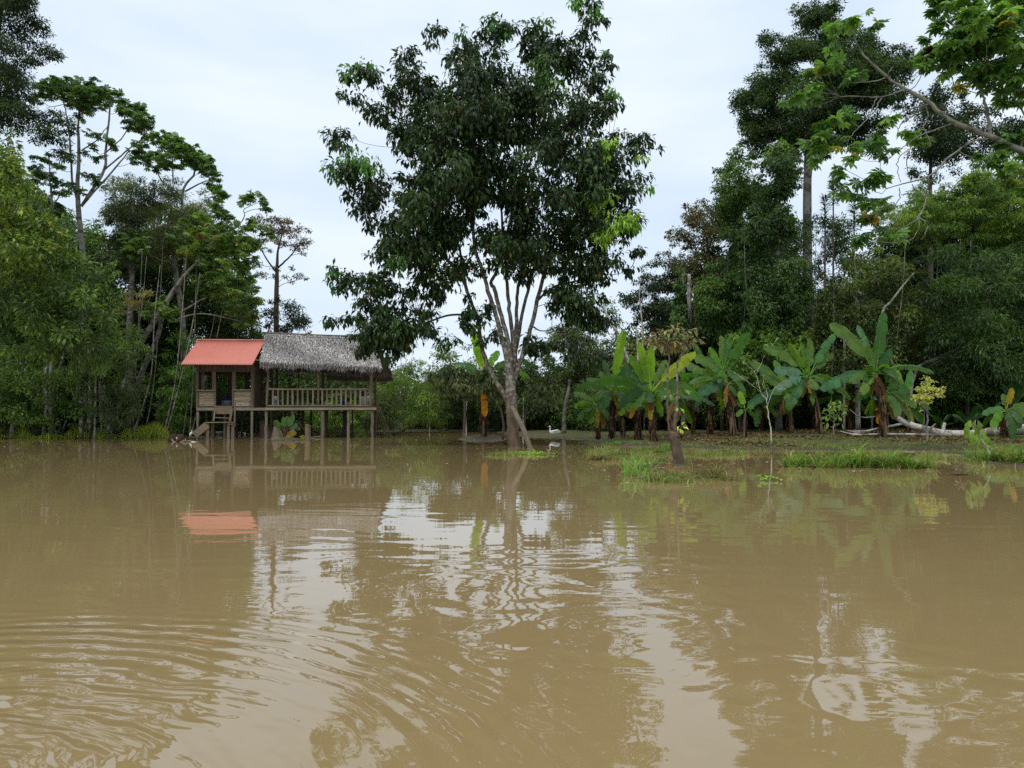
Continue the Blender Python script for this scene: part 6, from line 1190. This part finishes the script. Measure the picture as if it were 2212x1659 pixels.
pole('pair-forming thick short pale trunk at the far left bank', [(90,1500,.13),(100,1400,.12),(105,1310,.10)], 36.4, mat=BARKP)
for k_, (x0, x1, y1, lab) in enumerate(((430,265,1180,'longest thin bare cane leaning left on the left bank'),(415,300,1200,'second thin bare cane leaning left, inside the longest'),(390,330,1250,'steepest thin bare cane leaning left on the left bank'),(440,345,1230,'thin bare cane at the right of the leaning canes'))):
    pole(lab, [(x0,1480,.012),((x0+x1)/2+8,1350,.010),(x1,y1,.006)], 36.3+k_*.2, 'thin canes on the left bank', BARKP, 'bare_cane', 'cane')
def pole5(label, pts, Y, **k): return pole(label, pts, Y, i=5, **k)
pole5('smooth grey trunk standing behind the duck grass', [(1755,1440,.13),(1758,1350,.12),(1768,1250,.11),(1790,1150,.09),(1795,1080,.07)], 42, mat=BARKP, col=(.7,.68,.64))
pole5('thin pale trunk on the far shore left of the big tree', [(818,1440,.05),(818,1300,.045),(822,1180,.03)], 50, mat=LOGM)
pole5('thin pale trunk on the far shore nearest the big tree', [(1075,1440,.05),(1070,1320,.045),(1080,1230,.03)], 50, mat=LOGM)
pole5('thin straight sapling trunk just right of the big trunk', [(1470,1420,.045),(1472,1320,.04),(1475,1200,.03)], 50, mat=LOGM)
def pole7(label, pts, Y, **k):
    return pole(label, pts, Y, i=7, **k)
def bough(label, pts, Y, col=(1,1,1), mat=LOGM, i=7): 
    C = curve(np.array([[*pt(*Z(i,(q[0],q[1])), Y), q[2]] for q in pts]), 16); return C
pole7('pale crooked tree trunk leaning left against the sky, right of the low boughs', [(640,1200,.10),(600,800,.09),(480,430,.09),(370,240,.08),(340,170,.06),(210,90,.04),(60,60,.02)], 43)
pole7('thin pale twin trunk in the wood above the leftmost bananas', [(640,1200,.07),(628,700,.06),(620,400,.05),(600,330,.03)], 42)
pole7('tall pale thin trunk in the wood above the sunlit banana', [(680,1200,.07),(670,600,.06),(660,300,.05),(640,100,.03),(635,0,.02)], 42.4)
pole('pale twisted trunk rising behind the tallest banana', [(690,1230,.10),(690,800,.09),(690,300,.08),(690,130,.07),(650,80,.06),(620,0,.04)], 36, i=8)
pole('pale bough curving up from behind the tallest banana leaf', [(800,1230,.05),(830,500,.04),(895,195,.045),(960,120,.05),(1050,0,.04),(1150,-120,.03)], 33, i=8, mat=BARKP)
pole('leaning grey branch crossing the dark right-hand wood', [(1100,1230,.06),(1160,700,.07),(1350,590,.08),(1500,510,.07),(1650,410,.05),(1690,330,.03)], 34.5, i=8, mat=BARKP)
pole('dark arching stem in the right-hand wood behind the tall bananas', [(570,1230,.06),(575,500,.05),(560,420,.05)], 35, i=8, mat=BARKP)
# ---------------------------------------------------------------- grass, floating mats, litter
def blades(name, P, H_, W_, lean, cols, label, cat, r, mat=GRASSM, tags=True, heading=None):
    n = len(P); a = r.uniform(0, 2*pi, n) if heading is None else heading; D = np.stack([np.cos(a), np.sin(a), np.zeros(n)], 1); b = r.uniform(0, 2*pi, n); S = np.stack([np.cos(b), np.sin(b), np.zeros(n)], 1)
    H_ = H_[:, None]; W_ = W_[:, None]; le = lean[:, None]
    m1 = P+UP*H_*.55+D*H_*le*.3; tp = P+UP*H_*(1-le*.35)+D*H_*le
    V = np.stack([P-S*W_/2, P+S*W_/2, m1+S*W_*.42, m1-S*W_*.42, tp], 1).reshape(-1, 3)
    k = np.arange(n)[:, None]*5; F_ = np.concatenate([k+np.array([[0,1,2]]), k+np.array([[0,2,3]]), k+np.array([[3,2,4]])])
    f = r.uniform(0, 1, (n, 1)); cs = [hexc(q) for q in cols]; C_ = (cs[0]*(1-f)+cs[1]*f)*r.uniform(.6, 1.3, (n, 1))
    if len(cs) > 2: k_ = r.uniform(0, 1, n) < .22; C_[k_] = cs[2]*r.uniform(.7, 1.2, (k_.sum(), 1))
    return mesh(name, V, F_, mat, np.repeat(np.clip(C_, 0, 1), 5, 0), origin0=True, kind='stuff', label=label, cat=cat)
r = rng('grass left'); n = 26000
x = r.uniform(-60, 365, n); d_ = r.uniform(0, 1, n)**1.3; Yb = 34.9+d_*4.5; X = (x-1106)/FD*Yb; z = gh(X, Yb); ok = z > .0; tall = (np.sin(x*.045)+np.sin(x*.11+2))*.25+.7+(x > 300)*.5
P = np.stack([X, Yb, z-.02], 1)[ok]; n = ok.sum()
blades('bank_grass', P, (r.uniform(.25, .62, n)*tall[ok]), r.uniform(.012, .028, n), r.uniform(.1, .7, n), ('869c38','b4c452','8a8040'), 'bright tufted grass along the left water edge', 'grass', r)
r = rng('grass right'); n = 60000
x = r.uniform(1060, 2300, n); Yb = np.where(r.uniform(0, 1, n) < .7, r.uniform(21, 30, n), r.uniform(30, 42, n)); X = (x-1106)/FD*Yb; z = gh(X, Yb)
pat = np.sin(X*1.3+Yb*.7)+np.sin(X*.6-Yb*1.9)+np.sin(Yb*2.6+1)*.8+r.normal(0, .5, n); ok = (z > .03) & ((pat > .1) | ((x < 1330) & (pat > -1.0))); P = np.stack([X, Yb, z-.01], 1)[ok]; n = ok.sum()
blades('short_turf', P, r.uniform(.03, .12, n), r.uniform(.010, .02, n), r.uniform(.2, .9, n), ('6f8a35','94a552','8a7a48'), 'patchy short turf on the muddy right bank', 'grass', r)
r = rng('litter'); n = 16000
x = r.uniform(1300, 2300, n); Yb = r.uniform(24, 37, n); X = (x-1106)/FD*Yb; z = gh(X, Yb); pat = np.sin(X*.8+1)+np.sin(Yb*1.1+X*.5)+r.normal(0, .6, n); ok = (z > .06) & (pat+(Yb-29)*.35 > 0); n = ok.sum()
P = np.stack([X, Yb, z+.015], 1)[ok]; A = unit(r.normal(0, 1, (n, 3))*np.array([1,1,.25])); N = unit(r.normal(0, .35, (n, 3))+UP)
f = r.integers(0, 4, n); cc = np.array([hexc(q) for q in ('6a4630','8a6a4a','9a8a70','4a3424')])[f]*r.uniform(.6, 1.1, (n, 1))
V, F_, C_ = leafgeo(P, A, N, r.uniform(.06, .2, n), r.uniform(.04, .10, n), np.clip(cc, 0, 1), 'r', r); mesh('leaf_litter', V, F_, DEAD, C_, origin0=True, kind='stuff', label='brown fallen leaves scattered on the right bank', cat='leaf litter')
# grass clumps standing in the water (each clump a thing)
def clump(label, zi, x, y, wd, n, hmin, hmax, cols, group, name='grass_clump', lean=(.3, 1.9), bw=(.012, .03)):
    n = int(n*(1.2 if 'sprout' not in label else 1)); r = rng(label); c0 = gp(*Z(zi,(x,y))); px = Z(zi,(x+wd,y))[0]-Z(zi,(x,y))[0]; W_ = px/FD*c0[1]
    root = thing(name, label, 'grass clump', c0, group); m_ = r.integers(0, max(2, n//14), n); cn = r.uniform(-1, 1, (max(2, n//14), 2))
    P = np.stack([c0[0]+cn[m_, 0]*W_+r.normal(0, .035, n), c0[1]+cn[m_, 1]*W_*.35+r.normal(0, .035, n), np.full(n, -.03)], 1); hs_ = r.uniform(.45, 1.1, len(cn))[m_]
    o = blades('blades', P, r.uniform(hmin, hmax, n)*hs_*1.25, r.uniform(*bw, n), r.uniform(*lean, n), cols, None, None, r)
    for k in ('kind','label','category'):
        if k in o: del o[k]
    o.parent = root; o.location = -np.array(parent_world(root)); mb = MB()
    for i in range(max(3, n//25)):
        a = P[r.integers(0, n)]*np.array([1,1,0])+UP*.012; an = r.uniform(-.4, .4)+(pi if r.uniform() < .5 else 0); l = r.uniform(.2, .8)*max(.5, W_)
        b = a+np.array([cos(an)*l, sin(an)*l*.6, r.uniform(0, .04)]); mb.tube([a, (a+b)/2+UP*r.uniform(0, .05), b], .005, 4, hexc('8a7c58')*r.uniform(.5, 1.1))
    mb.build('stalks', DEAD, root)
    return root
gg = ('5a8a2c','86a84c','a89a60'); dry = ('8a8452','6f7a48','a39468')
for k_, (zi, x, y, wd, n, h0, h1, cc, lab, grp) in enumerate([
  (8,190,1488,120,130,.25,.62,gg,'leftmost leafy grass clump in the long floating row on the right','row of grass clumps in the water'),
  (8,430,1495,110,110,.2,.5,gg,'second grass clump from the left in the floating row, lower and ragged','row of grass clumps in the water'),
  (8,640,1490,110,150,.3,.68,gg,'third and tallest grass clump of the floating row','row of grass clumps in the water'),
  (8,830,1492,100,150,.3,.62,gg,'fourth grass clump of the floating row, in its middle','row of grass clumps in the water'),
  (8,1010,1496,90,130,.3,.6,gg,'fifth grass clump of the floating row with dark broad blades','row of grass clumps in the water'),
  (8,1190,1500,100,130,.2,.5,gg,'rightmost grass clump of the floating row','row of grass clumps in the water'),
  (8,1700,1440,60,60,.2,.45,gg,'small grass tuft below the bent sapling','grass clumps at the right edge'),
  (8,1850,1450,110,160,.25,.6,gg,'tall grass clump right of the bent sapling','grass clumps at the right edge'),
  (8,2020,1462,90,160,.3,.65,gg,'grass clump cut by the right edge of the water','grass clumps at the right edge'),
  (8,1990,1400,110,140,.25,.5,gg,'grass clump on the bank behind the one at the right edge','grass clumps at the right edge'),
  (7,600,1560,90,26,.35,.8,('6fa048','8ac060'),'bright broad-bladed sprout clump left of the swollen stump','sprouts in the shallows'),
  (7,700,1520,40,10,.4,.8,('6a9a50','7fb060'),'slim upright sprout between the bright sprout clump and the stump','sprouts in the shallows'),
  (7,850,1600,150,220,.08,.26,dry,'low dry weed mat in front of the swollen stump','weed mats in the shallows'),
  (7,1180,1580,140,120,.15,.42,dry,'sparse dry twiggy weeds right of the swollen stump','weed mats in the shallows'),
  (7,1340,1600,80,60,.1,.3,dry,'thin dry weeds furthest right beyond the swollen stump','weed mats in the shallows'),
  (7,330,1430,90,260,.10,.30,dry,'brownish tangled weed mat left of the brown-skirted banana','weed mats in the shallows'),
  (7,470,1410,90,220,.10,.34,('6f8a40','8a8452'),'greenish tangled weed mat in front of the brown-skirted banana','weed mats in the shallows'),
  (7,430,1310,70,90,.12,.35,('6a8a38','7fa04a'),'green weeds at the feet of the leftmost bananas','weed mats in the shallows'),
  (7,740,1370,110,180,.10,.30,('6a8a38','8aa84a'),'green weed mat below the sunlit banana','weed mats in the shallows'),
  (7,860,1350,50,90,.15,.4,('5f8a38','7fa04a'),'leafy green weeds just left of the swollen stump','weed mats in the shallows'),
  (7,1200,1375,130,180,.06,.2,('7fa04a','8a9a50'),'low green weed strip on the shallows left of the bare sapling','weed mats in the shallows'),
  (7,1430,1380,130,200,.08,.28,('7f9a4a','9a9458'),'taller yellowish weed strip below the young banana sprout','weed mats in the shallows'),
  (7,1640,1395,100,110,.05,.18,dry,'faint weed strip below the bare sapling','weed mats in the shallows'),
  (7,1940,1480,50,40,.2,.45,gg,'small bright tuft at the left end of the floating row','row of grass clumps in the water'),
  (8,1380,1400,120,120,.08,.3,('7f8a58','a09a68'),'dry herb patch at the water edge below the pale small tree','weed mats in the shallows'),
  (8,750,1310,20,12,.3,.6,('7fb040','8ac050'),'single bright sprout on the mud behind the floating row','sprouts in the shallows'),
  (5,550,1590,60,50,.08,.22,dry,'small weed raft on the open water right of the platform','weed rafts on the open water'),
  (5,1310,1610,80,120,.06,.18,('6a7a40','7f8a50'),'weed raft just left of the big trunk','weed rafts on the open water'),
  (5,1620,1605,90,60,.05,.16,('6a8a40','8a9a50'),'weed raft just right of the big trunk','weed rafts on the open water')]):
    clump(lab, zi, x, y, wd, n, h0, h1, cc, grp, 'weed_mat' if 'mat' in lab or 'raft' in lab or 'strip' in lab else 'grass_clump', bw=(.02, .045) if 'sprout' in lab else (.014, .038) if cc is gg else (.010, .022))
# floating water lettuce patches
for zi, x, y, lab in ((10,245,875,'bright green floating plant patch right of the big trunk'),(7,1712,1600,'tiny bright floating plant alone on open water')):
    r = rng(lab); c0 = gp(*Z(zi,(x,y))); n = 60 if zi == 10 else 10; s_ = .35 if zi == 10 else .12
    P = c0+np.stack([r.normal(0, s_, n), r.normal(0, s_*.7, n), r.uniform(.01, .05, n)], 1); A = unit(r.normal(0, 1, (n, 3))*np.array([1,1,0])+UP*.5); N = unit(UP+r.normal(0, .4, (n, 3)))
    V, F_, C_ = leafgeo(P, A, N, r.uniform(.08, .14, n), r.uniform(.07, .11, n), np.clip(np.tile(hexc('8ab83c'), (n, 1))*r.uniform(.7, 1.2, (n, 1)), 0, 1), 'f', r); mesh('floating_plant', V, F_, LEAF, C_, label=lab, cat='floating plant')
# low half-drowned weeds over the shallows in front of the right bank
r = rng('shallow weeds'); q = []
for zi, x, y, sx_, sy_, m_ in ((7,620,1400,260,35,2600),(7,1000,1395,330,22,2600),(7,1400,1375,300,18,2600),(7,860,1590,200,28,1800),(7,1250,1560,120,35,700),(7,330,1380,120,40,1500),(8,600,1370,420,14,1800),(8,1350,1400,160,30,1800),(8,1650,1440,140,26,1200),(8,1950,1420,130,40,2600),(8,650,1500,420,9,1500),(5,1330,1605,120,12,700),(5,1640,1600,110,14,500)):
    for i in range(m_): q.append((*Z(zi,(x+r.normal(0, sx_*.55), y+r.normal(0, sy_*.6))), (x*7+i*0) % 1))
P = np.array([gp(a[0], max(a[1], 944), .0) for a in q]); cl_ = np.sin(P[:, 0]*2.3+1)+np.sin(P[:, 1]*1.9+P[:, 0]*.8)+np.sin(P[:, 0]*6.1-P[:, 1]*3)*.7+r.normal(0, .35, len(P)); P = P[cl_ > .75]; n = len(P); P[:, 2] = -.01
blades('shallow_weeds', P, r.uniform(.03, .22, n)**1.0, r.uniform(.008, .026, n), r.uniform(.4, 2.2, n), ('66803a','93a055','8f8258'), 'half-drowned weeds and dead stems matted over the shallows by the right bank', 'water weeds', r)
# bits of debris on the surface
r = rng('flotsam'); n = 900
X0 = []; 
for zi, x, y, sx_, sy_, m_ in ((7,1000,1450,700,120,420),(8,900,1480,900,60,160),(5,1500,1590,500,60,120),(5,700,1530,700,40,60),(3,300,1600,500,40,60),(7,700,1560,500,60,120)):
    for i in range(m_):
        q = Z(zi, (x+r.normal(0, sx_*.5), y+r.normal(0, sy_*.6)))
        if q[1] > 942: X0.append(gp(*q, .006))
P = np.array(X0); ok = sdist(P[:, 0], P[:, 1]) < .1; P = P[ok]; n = len(P); an = r.normal(0, .5, n); A = np.stack([np.cos(an), np.sin(an), np.zeros(n)], 1); N = unit(UP+r.normal(0, .12, (n, 3)))
cc = np.array([hexc(q) for q in ('a89a78','6a5a40','7f8a48','c8bc98')])[r.integers(0, 4, n)]
V, F_, C_ = leafgeo(P, A, N, r.uniform(.04, .30, n)**1.2, r.uniform(.012, .035, n), cc, 'f', r); mesh('floating_debris', V, F_, DEAD, C_, origin0=True, kind='stuff', label='twigs and leaf scraps floating on the shallow water', cat='debris')
